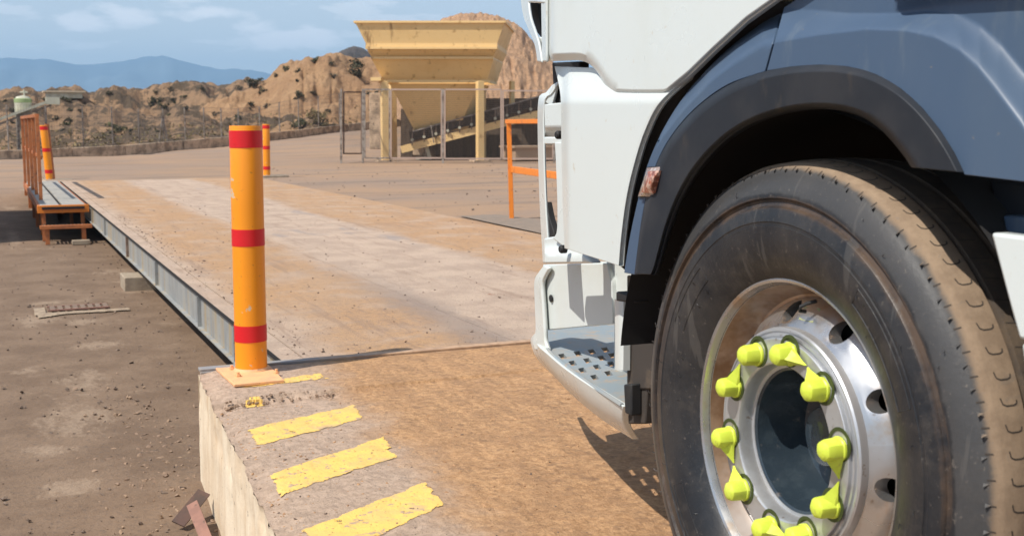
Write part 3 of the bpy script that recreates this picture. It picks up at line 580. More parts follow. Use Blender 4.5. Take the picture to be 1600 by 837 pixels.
# ============================================================ HILLS
def hill(name, mat, top, rr0, r1, y0, label, amp=.5, gully=.6, nu=260, nv=46, back=30, pw=.8, sc=.12, gf=.045, x0=None, x1=None):
    """terrain between range r0 (foot, at photo row y0) and r1 (ridge), then falling away behind"""
    x0 = x0 if x0 is not None else top[0][0]; x1 = x1 if x1 is not None else top[-1][0]
    def fn(u, v):
        px = lerp(x0, x1, u); yr = interp(top, px)
        foot = y0(px) if callable(y0) else y0; r0 = rr0(px) if callable(rr0) else rr0
        a = PR(px, foot, r0); c = PR(px, yr, r1); d = Vector((a.x, a.y, 0)).normalized()
        if v < .75:
            t_ = v/.75; rad = lerp(r0, r1, t_); s_ = t_**pw
            z = lerp(a.z, c.z, s_*.75+.25*sm(0, 1, t_))
        else:
            t_ = (v-.75)/.25; rad = r1+back*t_; z = lerp(c.z, min(a.z, c.z)-3, t_**1.4)
        h = max(.1, c.z-a.z); p = Vector((d.x*rad, d.y*rad, 0))
        env = math.sin(math.pi*min(1, t_ if v < .75 else 1-t_*.6))**.6 if v < .75 else .3
        gl = 1-abs(noise.noise(Vector((px*gf, t_*.8+2, r1))))*2.6
        gl2 = 1-abs(noise.noise(Vector((px*gf*3.1, t_*1.3, r1+5))))*2.6
        z += env*(.55*fbm(p*.42, 5)*(1 if amp < 20 else 0)+amp*fbm(p*sc, 6)-gully*h*.28*max(0, gl)**2-gully*h*.10*max(0, gl2)**2)+(.05*amp)*fbm(p*.8, 3)
        if v >= .7 and v <= .8: z += .12*amp*fbm(Vector((px*.08, 3, r1)), 4)
        rad += env*gully*h*.5*fbm(Vector((px*gf, z*.25, 3)), 3)*.5
        return Vector((d.x*rad, d.y*rad, z))
    o = MB().grid(nu, nv, fn).build(name, mat, None, smooth=75 if amp > 20 else 50); tag(o, label, kind='structure'); return fn
mtn = hill('distant_mountain', M_blue, [(-500, 110), (-200, 98), (-60, 93), (30, 90), (75, 91), (130, 99), (165, 98), (200, 93), (232, 87), (256, 86), (280, 91), (310, 99), (345, 107), (380, 107), (410, 111), (445, 121), (520, 135), (700, 150), (1000, 160), (2200, 150)], 3300, 4500, 200, 'distant mountain range tinted haze blue', amp=30, gully=.35, back=1200, sc=.002, gf=.02)
hill('dark_hill', M_dark, [(440, 150), (470, 118), (500, 98), (520, 88), (540, 76), (553, 71), (566, 73), (580, 82), (600, 96), (640, 120), (700, 160)], 150, 210, 190, 'dark brown hill peak behind the tan cliff', amp=1.2, gully=.3, nu=80)
lowf = hill('scrub_hills', M_low, [(-300, 150), (-100, 152), (0, 147), (40, 145), (70, 140), (100, 136), (130, 139), (150, 144), (180, 137), (215, 138), (250, 138), (278, 134), (300, 127), (330, 128), (360, 131), (385, 126), (420, 128), (470, 120), (560, 120)], lambda p: interp([(k[0], k[3]) for k in KB], p)+3.5, 120, lambda p: interp([(k[0], k[2]) for k in KB], p)+2.5, 'low scrub covered badland hills beyond the fence', amp=2.3, gully=.34, nu=420, nv=90, gf=.011, pw=1.1, sc=.085)
spur = hill('tan_spur', M_cliff, [(95, 208), (125, 190), (150, 158), (165, 147), (185, 143), (200, 147), (212, 168), (225, 190), (240, 210)], 74, 92, lambda p: 208, 'bare tan spur lit by the sun among the scrub hills', amp=.5, gully=.25, nu=90, nv=30, gf=.03, pw=.9)
clif = hill('tan_cliff', M_cliff, [(250, 228), (290, 205), (320, 176), (345, 160), (375, 148), (400, 134), (425, 122), (440, 107), (455, 100), (480, 95), (510, 95), (535, 98), (552, 108), (575, 106), (600, 100), (650, 100), (720, 118), (800, 140), (900, 160), (1100, 170)], 64, 84, lambda p: interp([(250, 232), (340, 222), (530, 200), (700, 190), (1100, 190)], p), 'eroded tan cliff rising behind the kerb and hopper', amp=2.2, gully=.42, nu=520, nv=90, gf=.017, pw=.75, sc=.11)
# striped spoil mound behind the hopper: ribs of dug earth
def moundf(u, v):
    px = lerp(600, 1150, u); top = [(600, 150), (640, 90), (665, 50), (690, 30), (720, 21), (750, 20), (785, 26), (815, 44), (840, 74), (870, 104), (920, 120), (1000, 130), (1150, 160)]
    a = PR(px, 188, 46); c = PR(px, interp(top, px), 62); d = Vector((a.x, a.y, 0)).normalized()
    if v < .8: t_ = v/.8; rad = lerp(46, 62, t_**1.25); z = lerp(a.z, c.z, t_)
    else: t_ = (v-.8)/.2; rad = 62+12*t_; z = lerp(c.z, a.z, t_**1.5)
    rib = abs(math.sin(px*.165+1.6*noise.noise(Vector((px*.02, t_*2, 0)))+.6*math.sin(t_*5)))
    terr = .22*abs(math.sin(t_*26+1.2*noise.noise(Vector((px*.03, t_*3, 4)))))
    rad -= (.30*rib+terr*.9+.5*fbm(Vector((px*.05, z*.8, 1)), 4))*(1 if v < .8 else .2)
    return Vector((d.x*rad, d.y*rad, z+.10*fbm(Vector((px*.12, v*9, 2)))))
tag(MB().grid(420, 90, moundf).build('striped_mound', M_mound, None, smooth=50), 'tall reddish spoil mound with vertical dug ribs behind the hopper', kind='structure')

# ---------------------------------------------------------- shrubs and grass on the hills
SH = [mk('dark_shrub_leaves', G(.085, .080, .042), [(3, .4, .6, G(.055, .052, .030))], .9), mk('olive_shrub_leaves', G(.12, .115, .05), [(3, .4, .6, G(.075, .075, .035))], .9), mk('dry_grass_leaves', G(.27, .20, .09), [(3, .4, .6, G(.19, .15, .07))], .9)]
M_twig = mk('twig', G(.12, .09, .06))
def leafmesh(w_, h_, n, ls, seed):
    rnd = random.Random(seed); mb = MB(); cl_ = [(rnd.gauss(0, .33), rnd.gauss(0, .33), rnd.uniform(.25, .8), rnd.uniform(.18, .42)) for _ in range(9)]
    for k in range(n):
        cx_, cy_, cz_, cr_ = rnd.choice(cl_); v = Vector((rnd.gauss(0, 1), rnd.gauss(0, 1), rnd.gauss(0, 1))).normalized()*cr_*rnd.random()**.4
        p = Vector(((cx_+v.x)*w_/2, (cy_+v.y)*w_/2, max(.02, (cz_+v.z*.8))*h_)); q = Matrix.Rotation(rnd.random()*6.28, 3, (rnd.gauss(0, 1), rnd.gauss(0, 1), rnd.gauss(0, 1)))
        s_ = ls*rnd.uniform(.6, 1.5); mb.add([p+q @ Vector(t_)*s_ for t_ in ((-1, 0, 0), (0, -.5, .1), (1, 0, 0), (0, .5, .1))], [(0, 1, 2, 3)])
    return mb
def shrub(px, py, rad, wpx, hpx, mat, label, grp=None, name='shrub', n=260, base=None):
    p = PR(px, py, rad); s_ = rad/FPX
    if base is not None: p = base
    o = empty(name, p-Vector((0, 0, .1)), label=label, cat='shrub', group=grp)
    leafmesh(wpx*s_, hpx*s_, n, max(.05, wpx*s_*.055), int(px*7+py)).build('foliage', SH[mat], o, 0)
    mb = MB()
    for k in range(5): an = k*1.3; mb.tube([(0, 0, 0), (math.cos(an)*wpx*s_*.12, math.sin(an)*wpx*s_*.12, hpx*s_*.3), (math.cos(an)*wpx*s_*.25, math.sin(an)*wpx*s_*.25, hpx*s_*.6)], [.05, .03, .01], 5)
    mb.build('stem', M_twig, o)
    return o
from mathutils.bvhtree import BVHTree
dg = bpy.context.evaluated_depsgraph_get()
hs = [o for o in bpy.data.objects if o.name in ('scrub_hills', 'tan_cliff', 'tan_spur', 'striped_mound', 'ground')]
trees_ = [BVHTree.FromObject(o, dg) for o in hs]
def hit(px, py):
    d = ray(px, py).normalized(); best = None
    for t_ in trees_:
        q = t_.ray_cast(CAM, d)
        if q[0] is not None and (best is None or q[3] < best[1]): best = (q[0], q[3])
    return best[0] if best else None
def place(px, py, w_, h_, mat, label, grp=None, name='shrub', n=260):
    q = hit(px, py)
    k = 0
    while q is None and k < 30: k += 1; q = hit(px, py+k*1.0)
    if q is None or q.xy.length > 400 or q.xy.length < 38: return
    shrub(px, py, q.xy.length, w_, h_, mat, label, grp, name, n, base=q)
place(560, 122, 44, 32, 0, 'large dark green shrub on the cliff left of the hopper')
place(489, 97, 22, 10, 1, 'small olive shrub on the rounded top of the tan cliff')
place(447, 111, 22, 10, 1, 'olive shrub on the left shoulder of the cliff top')
place(467, 152, 18, 13, 0, 'dark round shrub halfway up the tan cliff')
place(398, 136, 34, 15, 0, 'dark spreading shrub on the saddle left of the cliff')
place(500, 196, 46, 30, 2, 'pale dry bush at the foot of the cliff beside the kerb', n=420)
place(470, 200, 36, 18, 1, 'olive bush at the cliff foot left of the dry bush', n=300)
place(184, 205, 38, 16, 1, 'olive green bush in front of the bare tan spur', n=300)
place(236, 166, 30, 18, 0, 'dark shrub right of the bare tan spur')
place(258, 170, 18, 12, 0, 'small dark shrub between the spur and the fence brace')
rs = random.Random(5)
used_l = set(); ords = ['first', 'second', 'third', 'fourth', 'fifth', 'sixth', 'seventh', 'eighth', 'ninth', 'tenth', 'eleventh', 'twelfth', 'thirteenth', 'fourteenth', 'fifteenth']
vis = [f_[0] for f_ in fx if f_[0] > 0]
for k in range(58):
    px = rs.uniform(0, 600); yb = interp([(0, 150), (150, 146), (300, 134), (400, 132), (440, 112), (520, 100), (600, 110)], px)
    py = yb+rs.random()**1.3*(212-yb if px < 350 else 75); s_ = rs.uniform(.5, 1.25)
    if 145 < px < 215 and 150 < py < 200: continue
    mi = rs.choice((0, 0, 1)); nx_ = min(range(len(vis)), key=lambda i: abs(vis[i]-px)); lvl = (py-yb)/max(10, (212-yb if px < 350 else 75))
    lab = '%s %s bush %s, %s the %s fence post from left' % (('small', 'mid sized', 'broad')[min(2, int((s_-.5)/.25))], ('dark green', '', 'olive')[0 if mi == 0 else 2], 'near the ridge' if lvl < .22 else ('high up' if lvl < .45 else ('halfway up' if lvl < .7 else 'low down')), 'above' if abs(vis[nx_]-px) < 8 else ('left of' if px < vis[nx_] else 'right of'), ords[nx_])
    if lab in used_l: continue
    used_l.add(lab)
    place(px, py, 15*s_, 8*s_, mi, lab, 'low scrub bushes on the hills', n=110)
mb = MB()
for k in range(420):
    px = rs.uniform(-5, 560); py = interp([(0, 234), (180, 227), (340, 213), (560, 192)], px)-rs.random()**1.5*26
    q = hit(px, py)
    if q is None or q.xy.length < 44: continue
    h_ = rs.uniform(.05, .16); a_ = rs.random()*3
    for j in range(3):
        dx = Vector((math.cos(a_+j), math.sin(a_+j), 0))*.05; mb.add([q-dx, q+dx, q+Vector((rs.gauss(0, .08), rs.gauss(0, .08), h_))], [(0, 1, 2)])
tag(mb.build('dry_grass', SH[2], None, 0), 'dry grass beyond the far kerb', kind='stuff')

# ============================================================ SILO AND CONVEYOR at far left
M_silo = mk('pale_silo_paint', G(.50, .49, .38), [(2, .4, .65, G(.40, .37, .27), (1, 1, .3))], .6)
M_green = mk('pale_green_paint', G(.26, .33, .15), (), .6)
sp = PR(38, 204, 49.6); sk = 60/FPX
si = empty('silo', sp, label='pale cement silo with green top ring and pointed base', cat='silo')
def SL(a, r_, t_): return Vector((.82*r_*math.cos(t_), .82*r_*math.sin(t_), a))
si.scale = (.62,)*3
MB().lathe([(-.2, .15), (.25, .42), (.9, .62), (1.75, .62)], 24, SL).build('tank', M_silo, si)
MB().lathe([(1.75, .64), (1.98, .64), (2.02, .55)], 24, SL).build('green_ring', M_green, si)
MB().lathe([(2.0, .56), (2.12, .45), (2.2, .001)], 24, SL).build('cap', M_silo, si)
MB().tube([(.1, 0, 2.1), (.1, 0, 2.55)], .06).tube([(-.15, 0, 2.4), (.3, 0, 2.4)], .05).build('vent_pipe', M_silo, si)
for k in range(3):
    an = k*2.1+.4; MB().bar((.5*math.cos(an), .5*math.sin(an), .9), (.55*math.cos(an), .55*math.sin(an), -1.2), .07).build('leg', M_fpost, si)
cv = empty('loading_conveyor', PR(78, 235, 49.2), label='light grey loading conveyor boom sloping up past the silo', cat='conveyor')
a = PR(-60, 208, 49.2)-cv.location; b_ = PR(80, 157, 49.2)-cv.location
MB().bar(a, b_, .5, .10).build('belt', M_silo, cv); MB().bar(a-Vector((0, 0, .18)), b_-Vector((0, 0, .18)), .08, .08).build('truss', M_fpost, cv)
MB().box(b_+Vector((.05, 0, -.02)), (.5, .5, .28)).build('head_drum_cover', M_silo, cv)
for f_ in (.93, .62): q = lerp(a, b_, f_); MB().bar(q-Vector((0, 0, .1)), Vector((q.x, q.y, -.1)), .09).build('leg', M_fpost, cv)
sd = empty('plant_shed', PR(110, 172, 66), label='low cream plant shed roof on the hillside beyond the silo', cat='shed')
MB().box((0, 0, .2), (2.2, 2, .4)).build('wall', M_silo, sd); MB().box((0, 0, .43), (2.6, 2.3, .10)).build('roof', mk('cream_roof', G(.55, .45, .32)), sd)
sd.location = hit(100, 154) or PR(108, 149, 84)
# ============================================================ HOPPER (frontal to the camera, 34 m away)
HD = PZ(675, 252, 0).dot(fh); ho = PZ(675, 252, 0)
hop = empty('feed_hopper', ho, label='large cream yellow steel feed hopper on four square legs', cat='hopper')
def H(px, py, back=0.0):
    """point on a plane 'back' metres behind the front legs, at the place the given photo pixel has on the front plane"""
    r_ = ray(px, py); p = CAM+r_*(HD/r_.dot(fh)); return p-ho+fh*back
def ring(bk, x0, x1, y, back): return [H(x0, y, bk), H(x1, y, bk), H(x1+14, y, back), H(x0, y, back)]
lev = [(-.22, 557, 788, 37, 3.4), (-.12, 572, 777, 68, 3.2), (-.12, 572, 777, 75.5, 3.2), (.10, 580, 770, 89, 3.0), (.08, 580, 771, 92, 3.0), (.45, 596, 761, 124, 2.6), (.45, 596, 761, 128, 2.6)]
names = ['rim_panel', 'band_panel', 'upper_panel', 'ledge', 'lower_panel', 'base_band']
for (l0, l1, nm) in zip(lev, lev[1:], names):
    A, B = ring(*l0), ring(*l1)
    for k in range(4):
        k2 = (k+1) % 4; n_ = (A[k2]-A[k]).cross(B[k]-A[k]).normalized()*.03
        MB().add([A[k], A[k2], B[k2], B[k], A[k]+n_, A[k2]+n_, B[k2]+n_, B[k]+n_], [(0, 1, 2, 3), (7, 6, 5, 4), (0, 4, 5, 1), (1, 5, 6, 2), (2, 6, 7, 3), (3, 7, 4, 0)]).build(nm, M_yel, hop)
A = ring(-.24, 556, 789, 35.5, 3.42)
for k in range(4): MB().bar(A[k], A[(k+1) % 4], .07, .06).build('rim_rail', M_yel, hop)
for y, bk, x0, x1 in ((90.5, .03, 580, 771), (75.5, -.14, 572, 777), (126.5, .32, 590, 765)):
    MB().bar(H(x0, y, bk), H(x1, y, bk), .07, .07).build('front_ledge', M_yel, hop)
A, B = ring(.5, 606, 748, 130, 2.5), ring(1.2, 642, 712, 204, 1.9)
for k in range(4): k2 = (k+1) % 4; MB().add([A[k], A[k2], B[k2], B[k]], [(0, 1, 2, 3)]).build('discharge_cone', M_yel, hop)
MB().bar(H(580, 124, .1), H(596, 124, .1), .5, .10).build('side_bracket', M_yel, hop)
for x in (601, 750):
    for bk in (0.12, 2.6):
        p = H(x, 252, bk); q = H(x, 127, bk); p.z = .0
        MB().bar(p, Vector((p.x, p.y, q.z)), .20, .20).build('leg', M_yel, hop, bevel=.01)
        MB().box((p.x, p.y, .01), (.55, .45, .05)).build('foot_pad', M_kerb, hop)
# dark retaining wall and bits behind
rw = empty('retaining_wall', ho+fh*3.6, label='dark brown retaining wall in shade behind the hopper', cat='wall'); 
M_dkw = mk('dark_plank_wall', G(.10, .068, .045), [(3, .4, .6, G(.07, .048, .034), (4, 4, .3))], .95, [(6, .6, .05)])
ro = rw.location-ho
for k in range(14):
    x0, x1 = 610+k*19.5, 610+(k+1)*19.5-.15; y = 168 if k < 5 else 150
    MB().add([H(x0, 255, 3.2)-ro, H(x1, 255, 3.2)-ro, H(x1, y, 3.2)-ro, H(x0, y, 3.2)-ro, H(x0, 255, 3.5)-ro, H(x1, 255, 3.5)-ro, H(x1, y, 3.5)-ro, H(x0, y, 3.5)-ro], [(0, 1, 2, 3), (7, 6, 5, 4), (0, 4, 5, 1), (1, 5, 6, 2), (2, 6, 7, 3), (3, 7, 4, 0)]).build('wall_panel', M_dkw, rw)
tag(MB().bar(ho+H(648, 245, 1.6), ho+H(648, 172, 1.6), .40, .35).build('concrete_pier', M_kerb, None, bevel=.02), 'pale concrete pier under the hopper left side', 'concrete pier')
tag(MB().bar(ho+H(577, 235, 1.9), ho+H(577, 143, 1.9), .45, .4).build('concrete_pier', M_kerb, None, bevel=.02), 'weathered concrete pier left of the hopper leg', 'concrete pier')
tag(MB().bar(ho+H(800, 172, 1.5), ho+H(800, 124, 1.5), .13, .13).build('yellow_post', M_yel, None), 'short cream yellow post standing above the conveyor', 'post')
# inclined conveyor under the hopper
cvo = ho+fh*1.3
co = empty('inclined_conveyor', cvo, label='inclined belt conveyor with yellow side beam running under the hopper', cat='conveyor'); cr_ = cvo-ho
def K(px, py, bk=1.0): return H(px, py, bk)-cr_
def kbeam(y_at, w_, name, mat, bk, x0=622, x1=905, thick=.12):
    MB().bar(K(x0, y_at(x0), bk), K(x1, y_at(x1), bk), thick, w_).build(name, mat, co)
lo_ = lambda x: 235-(x-622)*(56/216.); hi_ = lambda x: 211-(x-622)*(60/216.)
kbeam(lo_, .22, 'side_beam', M_yel, 1.0); kbeam(lo_, .17, 'side_beam', M_yel, 2.0)
kbeam(hi_, .04, 'cover_edge', M_fpost, .9, 640, thick=.05); kbeam(lambda x: hi_(x)+7, .30, 'belt', M_belt, 1.5, 636, 905, .9)
for k in range(14):
    x = 640+k*19; MB().lathe([(-.05, .001), (-.05, .045), (.05, .045), (.05, .001)], 10, lambda a_, r_, t_: K(x, lo_(x)-11, .9)+fh*a_+rt*(r_*math.cos(t_))+Vector((0, 0, r_*math.sin(t_)))).build('roller', M_silo, co)
    MB().bar(K(x, lo_(x)-3, .93), K(x, hi_(x)+2, .93), .03).build('roller_bracket', M_rusty, co)
for x in (675, 790): MB().bar(K(x, lo_(x)+3, .85), K(x-5, hi_(x)-1, .85), .06, .03).build('cover_stay', M_fpost, co)
for x, yb in ((664, 250), (870, 250)): MB().bar(K(x+4, yb, 1.1), K(x-3, lo_(x)+3, 1.1), .10).build('support_leg', M_silo, co); MB().bar(K(x-18, yb-1, 1.1), K(x+6, yb-1, 1.1), .12, .08).build('support_foot', M_silo, co)
# mesh fence in front
mf = empty('mesh_fence', ho-fh*1.3, label='wire mesh fence panels on grey posts in front of the hopper', cat='fence'); mo = mf.location
def F(px, py, bk=0.0): r_ = ray(px, py); p = CAM+r_*((HD-1.3+bk)/r_.dot(fh)); return p-mo
for x in (533, 567, 692, 866): MB().bar(F(x, 258 if x != 567 else 255), F(x, 139), .055, .055).build('post', M_fpost, mf)
def fpanel(x0, x1, y0, y1, bk0=0, bk1=0, mat=None):
    cs = [F(x0, y0, bk0), F(x1, y0, bk1), F(x1, y1, bk1), F(x0, y1, bk0)]; fr = MB()
    for a_, c_ in zip(cs, cs[1:]+cs[:1]): fr.bar(a_, c_, .045)
    o = fr.build('panel_frame', mat or M_fpost, mf); n_ = MB(); nx = max(6, int((x1-x0)/2.2)); 
    for k in range(1, nx): n_.bar(lerp(cs[0], cs[1], k/nx), lerp(cs[3], cs[2], k/nx), .0032)
    for k in range(1, 34): n_.bar(lerp(cs[0], cs[3], k/34), lerp(cs[1], cs[2], k/34), .0032)
    q = n_.build('wire', M_mesh, o, 0); q['kind'] = 'stuff'
M_pinkst = mk('dusty_pink_steel', G(.40, .29, .23), (), .7)
fpanel(611, 690, 140, 247, mat=M_pinkst); fpanel(695, 783, 140, 248, mat=M_pinkst); fpanel(786, 864, 142, 248, mat=M_pinkst)
fpanel(537, 565, 144, 240, .1, 1.6, mat=M_rusty); fpanel(570, 609, 140, 247)
tag(MB().box(ho+H(826, 240, .9), (1.3, 1.0, .42)).box(ho+H(826, 230, .9), (1.45, 1.15, .06)).build('plank_crate', mk('pale_timber', G(.38, .26, .17)), None), 'pale timber crate behind the mesh fence right of the hopper', 'crate')

# orange barrier on the right of the bridge
ob = empty('orange_barrier', (5.587, 12.44, 0), label='bright orange steel barrier frame partly behind the truck', cat='barrier')
d_ = Vector((-.174, -1.28, 0)).normalized()*1.9; bo_ = Vector((5.587, 12.44, 0))
t0 = PDp(795, 190, bo_.dot(fh))
MB().bar((0, 0, -.02), t0-bo_, .07, .055).build('post', M_orange, ob, bevel=.004)
MB().bar(d_+Vector((0, 0, -.02)), t0-bo_+d_, .07, .055).build('post', M_orange, ob, bevel=.004)
MB().bar(t0-bo_+Vector((0, .04, .0)), t0-bo_+d_, .06, .05).build('top_rail', M_orange, ob, bevel=.004)
MB().bar(Vector((0, 0, .57)), Vector((0, 0, .57))+d_, .04, .075).build('middle_rail', M_orange, ob, bevel=.004)
# ============================================================ TRUCK
TO = Vector((1.289, 1.651, 0)); TA = -.038
truck = empty('truck', TO, TA, label='white tractor truck with slate blue wheel arch and dusty front wheel', cat='truck')
tn = Vector((-math.cos(TA), -math.sin(TA), 0)); tf = Vector((-math.sin(TA), math.cos(TA), 0))
TM = Matrix.Rotation(-TA, 4, 'Z')
def TP(px, py, d=0.0):
    """photo pixel -> truck-local point on the vertical plane d metres outside the rim plane"""
    r_ = ray(px, py); q = CAM+r_*(((TO+tn*d)-CAM).dot(tn)/r_.dot(tn)); return TM @ (q-TO)
def TL(d, s, z): return Vector((-d, s, z))
def poly(pts, n):
    """resample a polyline evenly (photo pixels)"""
    ls = [0]
    for a_, b_ in zip(pts, pts[1:]): ls.append(ls[-1]+math.hypot(b_[0]-a_[0], b_[1]-a_[1]))
    out = []
    for k in range(n+1):
        t_ = ls[-1]*k/n; i = 0
        while i < len(ls)-2 and ls[i+1] < t_: i += 1
        f_ = (t_-ls[i])/max(1e-6, ls[i+1]-ls[i]); a_, b_ = pts[i], pts[i+1]; out.append((a_[0]+(b_[0]-a_[0])*f_, a_[1]+(b_[1]-a_[1])*f_))
    return out
def spl(pts, n=10):
    """Catmull-Rom through the points"""
    o = []; P = [pts[0]]+list(pts)+[pts[-1]]
    for i in range(1, len(P)-2):
        for k in range(n):
            t_ = k/n; o.append(tuple(.5*((2*P[i][j])+(-P[i-1][j]+P[i+1][j])*t_+(2*P[i-1][j]-5*P[i][j]+4*P[i+1][j]-P[i+2][j])*t_*t_+(-P[i-1][j]+3*P[i][j]-3*P[i+1][j]+P[i+2][j])*t_**3) for j in (0, 1)))
    return o+[pts[-1]]
def loft(name, A, B, nu, nv, dfun, th_, mat, parent=truck, bevel=.004, smooth=40):
    a_, b_ = poly(A, nu), poly(B, nu)
    def fn(u, v):
        i = min(nu, int(round(u*nu))); x = lerp(a_[i][0], b_[i][0], v); y = lerp(a_[i][1], b_[i][1], v); return TP(x, y, dfun(u, v, x, y) if callable(dfun) else dfun)
    return MB().grid(nu, nv, fn, Vector((th_, 0, 0))).build(name, mat, parent, smooth=smooth, bevel=bevel)
M_wht = mk('white_cab_paint', G(.60, .635, .615), [(2.5, .5, .75, G(.57, .595, .55)), (30, .66, .76, G(.52, .48, .40))], .32, (), coat=.25, rr=(6, .25, .42))
M_blu = mk('slate_blue_plastic', G(.054, .090, .150), [(3, .40, .64, G(.064, .100, .155), (1, 1, .3)), (14, .55, .75, G(.095, .128, .17), (1, 1, .25)), (60, .68, .76, G(.16, .155, .15))], .5, [(160, .05, .001)], rr=(5, .42, .58))
M_flr = mk('black_flare_plastic', G(.017, .020, .026), [(5, .45, .66, G(.028, .029, .033)), (22, .58, .75, G(.050, .043, .038), (1, 1, .3))], .55, [(220, .15, .001)], rr=(7, .42, .68), spec=.32)
M_liner = mk('wheel_well_liner', G(.014, .013, .013), (), .9)
M_gask = mk('black_rubber_seal', G(.012, .012, .013), [(20, .5, .7, G(.022, .02, .018))], .7)
M_step = mk('grey_step_plastic', G(.24, .285, .31), [(9, .42, .62, G(.29, .30, .29)), (28, .54, .68, G(.36, .29, .22))], .55, [(150, .2, .002)])
M_trim = mk('dark_underbody', G(.045, .036, .03), [(9, .45, .66, G(.11, .08, .055))], .85)
# --- wheel
wz = .5294
wh = empty('wheel', (0, 0, wz)); wh.parent = truck; wh['label'] = 'dusty front wheel with silver rim and yellow nut pointers'
def WF(a_, r_, t_): return Vector((-a_, r_*math.cos(t_), r_*math.sin(t_)))
side = [(-.012, .284), (.000, .293), (.010, .303), (.022, .322), (.031, .345), (.036, .372), (.0365, .392), (.0345, .393), (.0345, .398), (.036, .400), (.034, .412), (.031, .424), (.029, .4255), (.024, .4275), (.0215, .434), (.0225, .4385), (.0285, .4415), (.0285, .448), (.025, .462), (.019, .474), (.010, .487), (.001, .4965), (-.008, .5015)]
tread = [(-.012, .5035), (-.055, .5085), (-.058, .5080), (-.060, .496), (-.067, .496), (-.069, .5090), (-.112, .5105), (-.114, .4975), (-.124, .4975), (-.126, .5105)]
prof = side+tread; mid = -.119
prof = prof+[(2*mid-a_, r_) for a_, r_ in reversed(prof[:-1])]
M_tyre, t, b, px_, py_, pz_ = newmat('dusty_tyre_rubber', .6)
tcn = t.nodes.new('ShaderNodeTexCoord'); s = t.nodes.new('ShaderNodeSeparateXYZ'); t.links.new(tcn.outputs['Object'], s.inputs[0])
rad_ = math_node(t, 'SQRT', math_node(t, 'ADD', math_node(t, 'POWER', s.outputs[1], 2.0), math_node(t, 'POWER', s.outputs[2], 2.0)))
ob_ = tcn.outputs['Object']
n5 = nz(t, 5, 6, ob_, rough=.65); n20 = nz(t, 22, 6, ob_, rough=.7); n90 = nz(t, 90, 5, ob_, rough=.7)
cl = mixc(t, sstep(t, n5, .38, .64), G(.014, .0155, .019), G(.034, .032, .032))
cl = mixc(t, sstep(t, n20, .48, .70, 0, .4), cl, G(.070, .060, .052))
rr_ = math_node(t, 'ADD', rad_, math_node(t, 'MULTIPLY_ADD', n20, .016, -.008))
gv = math_node(t, 'MULTIPLY', sstep(t, rr_, .418, .428), sstep(t, rr_, .440, .446, 1, 0)); cl = mixc(t, math_node(t, 'MULTIPLY', gv, math_node(t, 'MULTIPLY', sstep(t, n5, .38, .58), .7)), cl, G(.11, .068, .042))
sh_ = math_node(t, 'MULTIPLY', sstep(t, rr_, .446, .452), sstep(t, rr_, .492, .500, 1, 0)); cl = mixc(t, math_node(t, 'MULTIPLY', sh_, .55), cl, G(.075, .073, .072))
cl = mixc(t, sstep(t, rr_, .489, .499), cl, mixc(t, sstep(t, n20, .35, .65), G(.30, .215, .142), G(.225, .158, .104)))
cl = mixc(t, sstep(t, n90, .6, .7, 0, .4), cl, G(.2, .17, .14)); cl = mixc(t, sstep(t, nz(t, 34, 3, ob_, st=(.2, 1, .12)), .63, .67, 0, .3), cl, G(.12, .11, .10))
t.links.new(cl, b.inputs['Base Color']); b.inputs['Specular IOR Level'].default_value = .4
t.links.new(sstep(t, rad_, .48, .5, .40, .92), b.inputs['Roughness'])
cl = mixc(t, math_node(t, 'MULTIPLY', sstep(t, math_node(t, 'ADD', s.outputs[0], math_node(t, 'MULTIPLY_ADD', n20, .01, -.005)), .062, .066), .86), cl, mixc(t, sstep(t, n20, .4, .65), G(.045, .036, .030), G(.10, .072, .048)))  # inner ribs: less dust, darkened further for the shade under the fender
t.links.new(cl, b.inputs['Base Color'])
bumps(t, b, [(n20, .25, .004), (n90, .3, .0015)])
MB().lathe(prof, 160, WF).build('tyre', M_tyre, wh, smooth=28)
M_cut = mk('tread_cut', G(.045, .034, .026))
mb = MB()
NS = 84
for k in range(NS):
    t0 = k/NS*2*math.pi
    def S(a_, ta, lift=.0004): return WF(a_, interp([(-.27, .508), (-.126, .5105), (-.069, .5090), (-.055, .5085), (-.012, .5035), (-.008, .5015), (.001, .4965), (.010, .487)], a_)+lift, t0+ta)
    for path in ([(-.022, .002), (-.024, .020), (-.030, .026), (-.042, .026), (-.047, .022)], [(-.047, .022), (-.048, .012)]):
        for (a0, q0), (a1, q1) in zip(path, path[1:]):
            d_ = Vector((a1-a0, (q1-q0)*.5)); d_.normalize(); pp_ = (-d_.y*.0011, d_.x*.0011)
            mb.add([S(a0+pp_[0], q0+pp_[1]*2), S(a1+pp_[0], q1+pp_[1]*2), S(a1-pp_[0], q1-pp_[1]*2), S(a0-pp_[0], q0-pp_[1]*2)], [(0, 1, 2, 3)])
    for a0 in (-.072, -.135, -.185):
        mb.add([S(a0, .01), S(a0-.03, .016), S(a0-.03, .020), S(a0, .014)], [(0, 1, 2, 3)])
    mb.add([S(.0005, .004, .001), S(.0085, .002, .001), S(.0085, .007, .001), S(.0005, .008, .001)], [(0, 1, 2, 3)])
o = mb.build('tread_cuts', M_cut, wh, 0); o['kind'] = 'stuff'
